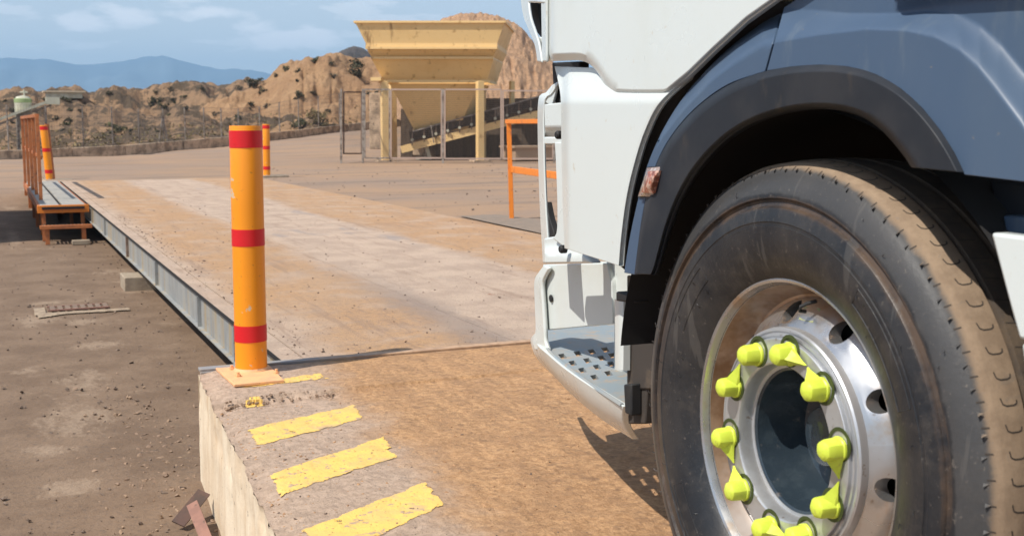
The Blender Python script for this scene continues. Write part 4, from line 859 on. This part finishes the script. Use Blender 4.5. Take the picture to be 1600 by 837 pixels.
# shoulder nicks: small raised scuffs, and sidewall hairs
mb = MB(); rs = random.Random(3)
for k in range(90):
    an = k/90*2*math.pi+rs.uniform(-.012, .012); r0 = .4885+rs.uniform(-.004, .002); a_ = .0105
    p = WF(a_, r0, an); mb.add([p, WF(a_-.004, r0+.007, an+.004), WF(a_+.004, r0+.003, an+.012), WF(a_-.001, r0-.002, an+.007)], [(0, 1, 2), (0, 2, 3), (0, 3, 1), (1, 3, 2)])
for k in range(44):
    an = rs.random()*6.28; r0 = rs.choice((.335, .372, .404, .455, .47)); a_ = interp([(.322, .022), (.345, .031), (.372, .036), (.4, .036), (.448, .0285), (.474, .019)], r0)
    mb.tube([WF(a_, r0, an), WF(a_+.004, r0+.003, an+.006), WF(a_+.005, r0+.009*rs.random(), an+.02*rs.uniform(.3, 1))], .0007, 4)
o = mb.build('rubber_nibs', M_tyre, wh, 0); o['kind'] = 'stuff'
for a0, a1 in ((.45, .86), (2.2, 2.75), (3.6, 4.15), (5.2, 5.8)):
    mb = MB()
    for r_ in (.352, .384):
        mb.tube([WF(.0325 if r_ < .36 else .0365, r_, lerp(a0, a1, k/20)) for k in range(21)], .0011, 5)
    for q in (a0, a1): mb.tube([WF(.0325+.004*k/4, lerp(.352, .384, k/4), q) for k in range(5)], .0011, 5)
    mb.build('moulded_outline', M_tyre, wh)
M_rim = mk('dusty_aluminium', G(.54, .54, .545), [(4, .42, .62, G(.50, .48, .46)), (10, .50, .68, G(.50, .38, .28)), (70, .64, .72, G(.30, .24, .19))], .3, [(90, .10, .001)], metal=.88, rr=(9, .20, .42))
M_well = mk('brown_dusted_rim_well', G(.50, .34, .22), [(8, .38, .6, G(.30, .18, .10)), (3, .48, .66, G(.72, .62, .54))], .34, [(60, .2, .001)], metal=.65)
MB().lathe([(-.014, .287), (-.005, .2975), (.000, .2995), (.003, .2985), (.0035, .294), (.001, .2895), (-.006, .2865), (-.014, .2835)], 128, WF).build('rim_lip', M_rim, wh)
MB().lathe([(-.014, .2835), (-.035, .279), (-.055, .272), (-.066, .264), (-.068, .258), (-.064, .2555)], 128, WF).build('rim_well', M_well, wh)
# disc face with ten hand holes
def disc_d(r_): return interp([(.208, -.014), (.216, -.019), (.232, -.030), (.250, -.050), (.2575, -.066)], r_)
mb = MB(); S10 = 2*math.pi/10; rc = .2345; hr = .0205
for k in range(10):
    a0 = R(6)+k*S10; n_ = 32; ob1 = []
    r0, r1 = .208, .2575
    for j in range(n_):
        t_ = 2*math.pi*j/n_; cx_, cy_ = math.cos(t_), math.sin(t_); m_ = max(abs(cx_), abs(cy_)); sx, sy = cx_/m_, cy_/m_
        ob1.append((a0+sx*S10/2, lerp(r0, r1, (sy+1)/2), a0+cx_*hr*1.0/rc, rc+cy_*hr*.92))
    vs = []; lv = 5
    for q in range(lv+1):
        for ao, ro_, ai, ri in ob1: an, r_ = lerp(ao, ai, q/lv), lerp(ro_, ri, q/lv); vs.append(WF(disc_d(r_)+(0 if q < lv else -.0015), r_, an))
    mb.add(vs, [(q*n_+j, q*n_+(j+1) % n_, (q+1)*n_+(j+1) % n_, (q+1)*n_+j) for q in range(lv) for j in range(n_)])
    vs = [];
    for dd_ in (0.0015, .028):
        for ao, ro_, ai, ri in ob1: vs.append(WF(disc_d(ri)-dd_, ri, ai))
    MB().add(vs, [(j, (j+1) % n_, n_+(j+1) % n_, n_+j) for j in range(n_)]).build('hand_hole', M_rim, wh)
mb.build('disc_face', M_rim, wh, smooth=30)
MB().lathe([(-.014, .208), (-.006, .2085), (.001, .2075), (.0045, .205), (.0048, .2015), (.002, .2000), (.002, .1975), (.0065, .1965), (.0070, .1925), (.0045, .1905), (.0040, .189), (.0115, .1885), (.0125, .1870), (.0125, .1450), (.0105, .1420), (.006, .1405), (-.012, .1390), (-.017, .1385), (-.019, .133), (-.024, .1325)], 128, WF).build('nut_face', mk('satin_aluminium', G(.56, .57, .585), [(6, .45, .62, G(.46, .45, .44)), (60, .62, .72, G(.34, .29, .25))], .42, [(80, .08, .001)], metal=.72), wh, smooth=25)
M_hub = mk('slate_hub_paint', G(.022, .033, .044), [(16, .5, .66, G(.032, .045, .056)), (30, .62, .75, G(.12, .11, .10))], .25, [(8, .5, .006)], coat=.3)
MB().lathe([(-.020, .1335), (-.023, .128), (-.028, .1275), (-.075, .122), (-.115, .104), (-.128, .080), (-.130, .066), (-.118, .060), (-.085, .057), (-.078, .052), (-.076, .0001)], 64, WF).build('hub', M_hub, wh)
MB().lathe([(-.075, .2575), (-.09, .2), (-.09, .12)], 48, WF).build('brake_drum', M_liner, wh)
MB().lathe([(-.10, .30), (-.26, .28), (-.26, .05)], 48, WF).build('rim_barrel', M_liner, wh)
# nut pointers
M_nut = mk('fluorescent_yellow_plastic', G(.60, .70, .07), [(60, .60, .72, G(.50, .54, .08)), (9, .55, .75, G(.54, .60, .09))], .38, (), spec=.4)
M_nut.node_tree.nodes['Principled BSDF'].inputs['Subsurface Weight'].default_value = .12; M_nut.node_tree.nodes['Principled BSDF'].inputs['Subsurface Radius'].default_value = (.01, .01, .004)
M_nrec = mk('dark_nut_recess', G(.07, .09, .03), (), .5, metal=.5)
RN = .1675
def point_nut(k):
    an = R(-11+36*k); fx_ = WF(.0125, RN, an)
    # pairs (0,1),(2,3)... point towards each other
    tang = 1 if k in (0, 2, 4, 6, 8) else -1
    tang = {7: 1, 8: -1, 5: 1, 6: -1, 3: 1, 4: -1, 1: 1, 2: -1, 9: 1, 0: -1}[k]
    er = Vector((0, math.cos(an), math.sin(an))); et = Vector((0, -math.sin(an), math.cos(an)))*tang; ax = Vector((-1, 0, 0))
    tilt = {0: -.15, 1: .1}.get(k, -.1); dr = (et*math.cos(tilt)+er*math.sin(tilt)); dp_ = ax.cross(dr)
    def Q(a_, b_, c_): return fx_+dr*a_+dp_*b_+ax*c_
    mb = MB(); rc_ = .0190
    pr = [(.001, .0215), (.005, .0215), (.007, rc_+.0006), (.018, rc_), (.029, rc_*.97), (.034, rc_*.88), (.0375, rc_*.66), (.0395, rc_*.34), (.040, .0001)]
    mb.lathe(pr, 24, lambda a_, r_, t_: Q(r_*math.cos(t_)*(1+.035*math.cos(6*t_)*(1 if a_ > .01 else 0)), r_*math.sin(t_)*(1+.035*math.cos(6*t_)), a_))
    # pointer: a tapering wedge from the cap's flank down to a tip
    secs = [(.004, .0180, .035), (.014, .0148, .030), (.024, .0110, .0235), (.033, .0074, .0165), (.042, .0040, .0095), (.0505, .0006, .0045)]
    vs = []
    for a_, w_, h_ in secs: vs += [Q(a_, -w_, .004), Q(a_, -w_*.96, h_*.35), Q(a_, 0, h_), Q(a_, w_*.96, h_*.35), Q(a_, w_, .004)]
    fs = [(i*5+j, i*5+(j+1) % 5, (i+1)*5+(j+1) % 5, (i+1)*5+j) for i in range(5) for j in range(5)]+[(0, 1, 2, 3, 4), (29, 28, 27, 26, 25)]
    mb.add(vs, fs); mb.build('nut_pointer', M_nut, wh, smooth=22)
    nb = MB().lathe([(.0, .0001), (.0005, .0295), (.0018, .0295), (.002, .023)], 20, lambda a_, r_, t_: fx_-dr*.003+Vector((0, 0, .004))+ax*(a_-.0007)+(dr*r_*math.cos(t_)+dp_*r_*math.sin(t_)))
    nb.build('nut_recess_shade', M_nrec, wh)  # flat dark green disc paints the shaded recess round the nut
for k in range(10): point_nut(k)
q = WF(-.03, .262, R(97)); MB().tube([q, q+Vector((-.018, .004, -.004)), q+Vector((-.026, .010, -.010)), q+Vector((-.024, .014, -.018)), q+Vector((-.012, .014, -.020))], .0035, 8).build('valve_stem', M_gask, wh)
MB().add([WF(disc_d(.222)+.0008, .222, R(88)), WF(disc_d(.243)+.0008, .243, R(86)), WF(disc_d(.246)+.0008, .246, R(96)), WF(disc_d(.224)+.0008, .224, R(98))], [(0, 1, 2, 3)]).build('disc_reflection', mk('olive_reflection', G(.30, .31, .15)), wh)  # yellowish reflection painted on the disc as a flat olive quad

# --- wheel arch: gap seal, blue fender, black flare
GAP_OUT = spl([(1216, 2), (1160, 40), (1110, 87), (1072, 125), (1038, 160), (1012, 205), (994, 260), (983, 310), (974, 370), (969, 417)])
GAP_IN = spl([(1240, 8), (1190, 36), (1140, 74), (1096, 118), (1062, 160), (1032, 210), (1010, 262), (996, 315), (984, 370), (977, 424)])
FL_OUT = spl([(1507, 271), (1492, 240), (1470, 205), (1442, 170), (1408, 139), (1368, 116), (1325, 104), (1280, 101), (1235, 104), (1190, 113), (1140, 132), (1098, 160), (1062, 196), (1034, 238), (1014, 290), (1002, 345), (995, 395), (991, 428)])
FL_IN = spl([(1424, 262), (1412, 244), (1396, 224), (1376, 203), (1350, 185), (1322, 175), (1290, 171), (1255, 172), (1218, 179), (1180, 192), (1142, 214), (1110, 243), (1082, 278), (1060, 318), (1044, 358), (1033, 395), (1026, 418), (1021, 429)])
FLM_OUT = spl([(1507, 270), (1492, 240), (1470, 205), (1442, 170), (1408, 139), (1368, 116), (1325, 104), (1280, 101), (1235, 104), (1190, 113), (1140, 132), (1098, 160), (1062, 196), (1034, 238), (1014, 290), (1002, 345), (995, 395), (991, 428)])
loft('door_gap_seal', GAP_OUT, GAP_IN, 60, 3, lambda u, v, x, y: .012-.02*v, .05, M_gask)
# front flange of the fender (left part), one piece up to the seam
def fl_d(u, v, x, y):
    return .035+.018*sm(0, .5, v)-.012*sm(.85, 1, v)
SEAM_U = [(1238, 6), (1222, 14), (1212, 30), (1203, 48), (1196, 68), (1194, 90), (1193, 111)]
A1 = spl([(1222, 12), (1190, 36), (1140, 74), (1096, 118), (1062, 160), (1032, 210), (1010, 262), (996, 315), (984, 370), (975, 426)])
B1 = spl([(1195, 112), (1140, 131), (1098, 159), (1062, 195), (1034, 237), (1014, 289), (1002, 344), (996, 395), (992, 429)])
def f1d(u, v, x, y):
    # the crease: upper-outer part is a chamfer that faces up
    c = interp([(975, 700), (985, 400), (1005, 268), (1035, 215), (1070, 170), (1110, 128), (1150, 96), (1193, 70), (1300, 50)], x)
    return -.014+.070*(.5*sm(-40, 0, y-c)+.5*min(1, max(0, 1+(y-c)/40))) if x > 1030 else .056-.0*v
loft('fender_front', A1, B1, 70, 14, f1d, .03, M_blu, bevel=.006)
# main blue panel
T_ = [(1625, 286), (1700, 295)]
PB = spl([(1507, 274), (1492, 241), (1470, 206), (1442, 171), (1408, 140), (1368, 117), (1325, 105), (1280, 102), (1235, 105), (1198, 111)])
PT = [(2100, 320), (2100, 100), (2100, -150), (1900, -250), (1700, -200), (1500, -140), (1300, -60), (1238, 4)]
lowc = [(1190, 74), (1195, 70), (1280, 55), (1355, 46), (1416, 48), (1461, 58), (1501, 80), (1531, 108), (1556, 140), (1600, 200), (1640, 270), (1700, 400)]
upc = [(1190, 8), (1250, 15), (1330, 22), (1400, 22), (1446, 17), (1491, 20), (1531, 40), (1561, 66), (1600, 112), (1640, 170), (1700, 270)]
def f2d(u, v, x, y):
    a_, c_ = interp(upc, x), interp(lowc, x); t_ = (y-a_)/(c_-a_)
    d = .018+.040*(.5*sm(-.05, 1.03, t_)+.5*min(1, max(0, t_))) if x < 1700 else .03
    if x < 1700 and x > 1400:                     # upper ledge: a scoop above the chamfer
        d += .03*sm(0, -40, y-interp([(1400, 22), (1490, 8), (1600, -2), (1700, -8)], x))
    return d
def wide(u): return u
PB2 = poly(PB, 80)
def pt2(x, y):
    """outer partner of a flare point: along the ray away from the arch centre, beyond the frame"""
    return x, y
mbp = MB()
nu, nv = 200, 90
# sheet over photo columns: for each column from the flare (or the bottom edge) up past the frame
botc = [(1193, 111), (1235, 104.5), (1280, 101.5), (1325, 104.5), (1368, 116.5), (1408, 139.5), (1442, 170.5), (1470, 205.5), (1492, 240.5), (1507, 273), (1600, 284), (1900, 322)]
topc = [(1225, 12), (1240, 2), (1300, -40), (1900, -140)]
def fnb(u, v):
    x0, y0 = lerp(1225, 1198, v), lerp(12, 111, v); w_ = u**1.15; x = lerp(x0, 1800, w_)
    yb, yt = interp(botc, x), interp(topc, x); y = lerp(yt, yb, v)+(y0-lerp(interp(topc, x0), interp(botc, x0), v))*(1-w_)**8; return TP(x, y, f2d(0, 0, x, y))
mbp.grid(nu, nv, fnb, Vector((.03, 0, 0))).build('fender_panel', M_blu, truck, smooth=50, bevel=.003)
# black flare
def fld(u, v, x, y): return .058+.012*sm(0, .15, v)-.004*v-.05*sm(.88, 1.0, v)**2
loft('wheel_arch_flare', FLM_OUT, FL_IN, 110, 14, fld, .010, M_flr, bevel=.003)
# liner behind the flare: a half drum
def liner(u, v):
    an = lerp(R(6), R(172), u); r_ = .655 if True else 0; return Vector((lerp(-.01, .62, v), math.cos(an)*.64*1.0, wz+.0+math.sin(an)*.60))
MB().grid(60, 4, liner).build('wheel_well', M_liner, truck)
MB().box((.66, 0, .85), (.04, 1.6, 1.3)).build('inner_well_wall', M_liner, truck)
MB().box((.42, .72, .84), (.6, .04, .3)).build('front_well_wall', M_liner, truck)
MB().box((.30, -.70, .66), (.6, .04, .6)).build('rear_well_wall', M_liner, truck)
# side marker lamp
lamp = empty('side_marker_lamp'); lamp.parent = truck
def lampq(px, py, d): return TP(px, py, d)
lo4 = [(1011, 261), (1035, 259), (1022, 309), (996, 308)]
def lfn(ins, d0, d1):
    cxm = sum(p[0] for p in lo4)/4; cym = sum(p[1] for p in lo4)/4
    q = [(lerp(x, cxm, ins), lerp(y, cym, ins)) for x, y in lo4]
    def fn(u, v):
        x = lerp(lerp(q[0][0], q[1][0], u), lerp(q[3][0], q[2][0], u), v); y = lerp(lerp(q[0][1], q[1][1], u), lerp(q[3][1], q[2][1], u), v)
        return TP(x, y, lerp(d0, d1, min(1, 3.2*min(u, 1-u, v, 1-v))))
    return fn
MB().grid(8, 10, lfn(0, .060, .066), Vector((.02, 0, 0))).build('lamp_housing', M_gask, lamp)
MB().grid(8, 10, lfn(.30, .076, .084), Vector((.006, 0, 0))).build('reflector', mk('amber_reflector', G(.36, .10, .055), [(70, .4, .6, G(.55, .36, .28)), (40, .45, .6, G(.17, .06, .04))], .15), lamp)
M_lens = mk('lamp_lens', G(.50, .38, .32), [(45, .42, .6, G(.30, .16, .11)), (120, .5, .65, G(.7, .62, .56))], .08, coat=.5); M_lens.node_tree.nodes['Principled BSDF'].inputs['Transmission Weight'].default_value = .35
MB().grid(10, 14, lfn(.06, .067, .078), Vector((.002, 0, 0))).build('lens', M_lens, lamp)

# --- white cab panels
# upper door panel
UT = [(855, -420), (980, -430), (1220, -450)]
UA = [(856, -400), (856, -200), (856, -60), (855, 60), (855, 97)]
UB = [(1420, -400), (1370, -200), (1290, -60), (1216, 3), (1208, 8)]
# the lower edge: fan the sheet to the curved hem
hem = spl([(855, 96), (880, 95), (905, 95), (921, 101), (934, 115), (946, 135), (960, 152)], 8)
hem += [(985, 153.3), (1010, 153.6), (1037, 153.5)]
hem += [(1072, 124), (1110, 86), (1160, 39), (1214, 0), (1290, -55)]
hb = poly(hem, 120)
tb = poly([(855, -560), (1700, -640)], 120)
def ud(u, v, x, y): return .045+.0*x-.03*sm(868, 855, x)**2-.018*sm(0.985, 1.0, v)**2+.012*sm(150, -200, y)*0
loft('door_panel', tb, hb, 120, 60, ud, .012, M_wht, bevel=.004)
# lower corner panel: chamfer at its top, hem at the bottom
LB = [(879, 388), (900, 396), (935, 407), (968, 415.5)]
LTp = [(868, 96), (900, 90), (960, 100), (1040, 150)]
rightE = spl([(1090, 112), (1037, 158), (1011, 205), (993, 260), (981, 312), (973, 370), (969, 416)], 8)
leftE = spl([(866, 104), (872, 130), (876, 160), (877, 240), (879, 320), (882, 388)], 8)
def ld(u, v, x, y):
    top = interp([(860, 164), (900, 165), (960, 166), (1040, 166)], x)
    return .012+.036*sm(104, 163, y)-.022*sm(893, 877, x)**2-.01*sm(.97, 1, v)
loft('corner_panel', leftE, rightE, 90, 40, ld, .012, M_wht, bevel=.004, smooth=30)
# dark recess between upper corner and lower one
loft('corner_recess', [(862, 98), (864, 140), (868, 168)], [(905, 96), (905, 130), (905, 165)], 8, 4, -.09, .03, M_gask)
# upper corner deflector with its dark slot
def cdf(u, v, x, y): return lerp(-.10, .030, sm(812, 850, x))
loft('upper_deflector_outer', spl([(806, -160), (810, -60), (813, -4), (817, 24), (825, 46), (833, 64), (837, 80), (839, 97)]), spl([(822, -160), (824, -60), (825, -4), (828, 26), (835, 48), (841, 66), (844, 82), (846, 98)]), 40, 4, cdf, .008, M_wht, bevel=.004)
loft('upper_deflector_inner', [(845, -160), (845, -4), (846, 60), (846, 97)], [(853.5, -160), (853.5, -4), (853.5, 60), (853.5, 97)], 20, 3, lambda u, v, x, y: .020+.012*v, .008, M_wht, bevel=.004)
loft('slot_bar', [(824, -3), (852, -1)], [(824, 4), (852, 6)], 6, 2, cdf, .008, M_wht)
loft('slot_foot', [(834, 58), (848, 58)], [(840, 97), (850, 97)], 6, 4, lambda u, v, x, y: -.01, .008, M_wht)
loft('slot_vane', spl([(826, 2), (829, 25), (836, 46), (846, 60)]), spl([(840, 2), (842, 25), (845, 42), (847, 58)]), 12, 3, -.12, .02, M_gask)
# lower corner: outer fin with the tall slot, inner strip
M_wh2 = M_wht
def fd(u, v, x, y): return lerp(-.11, -.02, sm(842, 880, x))
loft('corner_fin', spl([(863, 132), (852, 145), (841, 155), (840, 220), (843, 320), (848, 411)], 8), spl([(872, 128), (862, 146), (850, 160), (849, 225), (852, 320), (858, 411)], 8), 50, 4, lambda u, v, x, y: -.10+.03*v, .008, M_wht, bevel=.005)
loft('fin_bevel', [(864, 132), (872, 127)], [(851, 160), (862, 166)], 8, 4, -.075, .008, M_wht)
loft('slot_header', [(850, 163), (880, 160)], [(851, 216), (880, 216)], 6, 6, lambda u, v, x, y: -.06-.03*sm(198, 216, y), .008, M_wht)
loft('slot_header', [(849, 214), (880, 214)], [(850, 226), (880, 226)], 6, 3, lambda u, v, x, y: -.045, .008, M_wht, bevel=.006)
loft('inner_strip', spl([(866, 222), (868, 260), (870, 320), (869, 362), (862, 372)], 8), [(880, 222), (881, 300), (883, 388)], 30, 4, -.035, .008, M_wht, bevel=.004)
loft('slot_back_vane', spl([(853, 315), (858, 340), (865, 362)]), [(852, 374), (858, 373), (866, 368)], 10, 3, -.16, .02, M_gask)
loft('slot_sill', [(849, 372), (884, 366)], [(850, 412), (925, 411)], 8, 6, lambda u, v, x, y: -.05+.02*sm(385, 400, y), .03, M_wht, bevel=.005)
for cx_, cy_ in ((876, 211), (882, 389)):
    q = TP(cx_, cy_, -.015); MB().lathe([(-.004, .0001), (-.004, .011), (.010, .011), (.014, .008), (.014, .0001)], 14, lambda a_, r_, t_: q+Vector((-a_, r_*math.cos(t_), r_*math.sin(t_)))).build('rubber_buffer', M_gask, truck)
# --- step box
loft('step_side_panel', spl([(848, 413), (846, 440), (846, 480), (850, 516)], 6), [(948, 411), (955, 440), (957, 480), (957, 506)], 16, 16, lambda u, v, x, y: -.20, .02, M_wht, bevel=.003)
loft('step_back_panel', [(925, 408), (940, 460), (958, 506)], [(992, 412), (992, 460), (980, 506)], 10, 10, lambda u, v, x, y: -.215, .02, M_wht, bevel=.003)
q = TP(861.5, 466, -.197); MB().lathe([(-.002, .0001), (0, .0115), (.003, .0115), (.005, .008), (.003, .006), (.003, .0001)], 20, lambda a_, r_, t_: q+Vector((-a_, r_*math.cos(t_), r_*math.sin(t_)))).build('step_bolt', M_gask, truck)
loft('step_front_corner', spl([(850, 413), (840, 426), (834, 440), (835, 480), (836, 515), (832, 534), (836, 548)], 8), spl([(858, 418), (850, 432), (846, 446), (848, 480), (850, 514), (851, 532), (856, 548)], 8), 40, 4, lambda u, v, x, y: -.19+.012*v, .015, M_wht, bevel=.006)
# tread: a horizontal plate at its own height with perforations
ZS = .41
def ZP(px, py, z): q = PZ(px, py, z); return TM @ (q-TO)
TRL = spl([(848, 514), (850, 530), (856, 546), (872, 562), (900, 584), (935, 609), (972, 633)], 8)
TRR = [(958, 503), (985, 503), (985, 520), (985, 560), (985, 600), (985, 625), (978, 632)]
ta, tb_ = poly(TRL, 24), poly([(962, 500), (985, 520), (990, 560), (986, 600), (976, 632)], 24)
# holes: photo positions of the perforations
holes = [(879, 556), (903, 552), (925, 549), (946, 546), (895, 567), (918, 563), (940, 559), (957, 555), (910, 578), (933, 573), (955, 568), (929, 589), (951, 583)]
bm = bmesh.new()
outl = [ZP(*p, ZS) for p in poly(TRL, 40)]+[ZP(*p, ZS) for p in [(980, 625), (981, 580), (981, 530), (980, 500), (958, 503), (900, 508)]]
def hq(cx_, cy_): return [ZP(cx_+dx, cy_+dy, ZS) for dx, dy in ((-7.2, -2.6), (1.8, -4.2), (7.2, 2.6), (-1.8, 4.2))]
loops = [outl]+[hq(*h_) for h_ in holes]
edges = []
for lp in loops:
    vs = [bm.verts.new(p) for p in lp]; edges += [bm.edges.new((vs[i], vs[(i+1) % len(vs)])) for i in range(len(vs))]
bmesh.ops.triangle_fill(bm, edges=edges, use_beauty=True, use_dissolve=False)
fs_ = list(bm.faces)
def inside(p, q):
    c = False; n_ = len(q)
    for i in range(n_):
        a_, b_ = q[i], q[(i+1) % n_]
        if (a_.y > p.y) != (b_.y > p.y) and p.x < (b_.x-a_.x)*(p.y-a_.y)/(b_.y-a_.y)+a_.x: c = not c
    return c
kill = [f for f in fs_ if any(inside(f.calc_center_median(), lp) for lp in loops[1:])]
bmesh.ops.delete(bm, geom=kill, context='FACES_ONLY')
ex_ = bmesh.ops.extrude_face_region(bm, geom=list(bm.faces)); bmesh.ops.translate(bm, verts=[v for v in ex_['geom'] if isinstance(v, bmesh.types.BMVert)], vec=(0, 0, -.012))
bmesh.ops.recalc_face_normals(bm, faces=bm.faces); me = bpy.data.meshes.new('step_tread'); bm.to_mesh(me); bm.free(); me.materials.append(M_step)
o = bpy.data.objects.new('step_tread', me); C.objects.link(o); o.parent = truck
rimb = MB().tube([ZP(*p, ZS+.004) for p in poly(TRL, 40)], .006, 8); rimb.build('tread_edge', M_step, truck)
# fascia below the tread: curved white skirt
sk_t = spl([(836, 520), (840, 538), (856, 553), (885, 577), (925, 604), (974, 634)], 8)
sk_b = spl([(832, 540), (843, 565), (862, 584), (895, 618), (940, 655), (988, 686)], 8)
st_, sb_ = poly(sk_t, 50), poly(sk_b, 50)
def skf(u, v):
    i = int(round(u*50)); a_ = ZP(*st_[i], ZS+.006); t2 = TP(*sb_[i], lerp(-.03, .03, u)); t2 = ZP(*sb_[i], ZS-.115-.045*u*0)
    q = lerp(a_, t2, v); bul = math.sin(math.pi*v)*.014; return q+Vector((-bul*.8, bul*.3, .0))
MB().grid(50, 10, skf, Vector((.018, -.006, 0))).build('step_skirt', M_wht, truck, bevel=.003)
loft('step_guard', [(960, 467), (961, 520), (961, 577)], [(979, 469), (978.5, 520), (978, 579)], 12, 4, lambda u, v, x, y: -.06-.01*abs(2*v-1)**2, .012, M_wht, bevel=.005)
loft('guard_back', [(979, 430), (979, 520), (979, 608)], [(1030, 430), (1024, 520), (1019, 608)], 8, 4, -.085, .02, M_trim)
loft('guard_cap', [(962, 455), (990, 462)], [(962, 470), (990, 474)], 4, 3, -.01, .04, M_gask)
br = loft('tow_bracket', [(980, 598), (981, 662)], [(1011, 603), (1008, 662)], 4, 4, -.09, .03, M_trim, bevel=.004)
loft('tow_bracket', [(974, 600), (976, 645)], [(986, 600), (986, 650)], 4, 3, -.06, .03, M_gask)
# --- rear side pieces
loft('sill_recess', [(1545, 280), (1566, 362)], [(1900, 322), (1900, 404)], 10, 10, lambda u, v, x, y: -.06, .02, M_flr)
loft('sill_ledge', [(1566, 336), (1571, 366)], [(1900, 362), (1900, 406)], 6, 6, lambda u, v, x, y: -.035, .03, M_blu)
loft('side_skirt', spl([(1547, 363), (1562, 420), (1578, 480), (1592, 530)], 6), [(1900, 404), (1900, 450), (1900, 500), (1900, 566)], 24, 24, lambda u, v, x, y: .045, .03, M_wht, bevel=.006)
loft('side_skirt_lower', [(1594, 535), (1600, 580), (1610, 660)], [(1900, 572), (1900, 640), (1900, 720)], 12, 12, lambda u, v, x, y: .045, .03, M_wht, bevel=.006)
# --- the bulk of the cab and chassis, behind the panels
M_glass = mk('cab_glass', G(.03, .04, .045), (), .06, coat=.5)
MB().box((1.22, .30, 2.15), (2.34, 1.9, 1.55)).build('cab_body', M_wht, truck, bevel=.08)
MB().box((1.22, 1.245, 2.35), (2.1, .04, .8)).build('windscreen', M_glass, truck, bevel=.01)
MB().box((.035, .55, 2.40), (.04, .9, .7)).build('side_window', M_glass, truck, bevel=.01)
MB().box((1.30, .95, .95), (2.0, .40, .95)).build('front_grille', M_gask, truck, bevel=.03)
MB().box((1.30, 1.16, .55), (2.1, .10, .5)).build('front_bumper', M_wht, truck, bevel=.04)
MB().box((1.25, -.6, .78), (1.2, 3.2, .5)).build('chassis', M_trim, truck, bevel=.03)
MB().box((1.22, -1.75, .78), (2.40, 1.5, .80)).build('rear_side_fairing', M_wht, truck, bevel=.03)
MB().box((1.22, -.70, 1.55), (2.30, .10, 2.6)).build('cab_back_wall', M_wht, truck, bevel=.02)
MB().box((.9, .3, .42), (.5, .5, .2)).build('engine_sump', M_trim, truck, bevel=.03)
MB().box((1.25, 0, .50), (1.6, .12, .12)).build('front_axle', M_trim, truck)
w2 = MB().lathe([(-.0, .28), (.03, .35), (.035, .4), (.02, .47), (0, .5), (-.24, .5), (-.27, .4), (-.24, .28), (-.2, .05), (-.05, .05), (-.0, .28)], 48, lambda a_, r_, t_: Vector((2.37+a_, r_*math.cos(t_), wz+r_*math.sin(t_)))).build('far_wheel', M_tyre, truck)

# ============================================================ HAZE
hzm = bpy.data.materials.new('haze'); hzm.use_nodes = True; t = hzm.node_tree; t.nodes.clear()
pv = t.nodes.new('ShaderNodeVolumePrincipled'); pv.inputs['Density'].default_value = .00028; pv.inputs['Color'].default_value = (.40, .68, 1, 1); pv.inputs['Anisotropy'].default_value = 0
mo_ = t.nodes.new('ShaderNodeOutputMaterial'); t.links.new(pv.outputs[0], mo_.inputs['Volume'])
tag(MB().box((1500, 2450, 130), (15000, 7300, 400)).build('haze', hzm, None, 0), 'thin blue haze over the plain', kind='stuff')
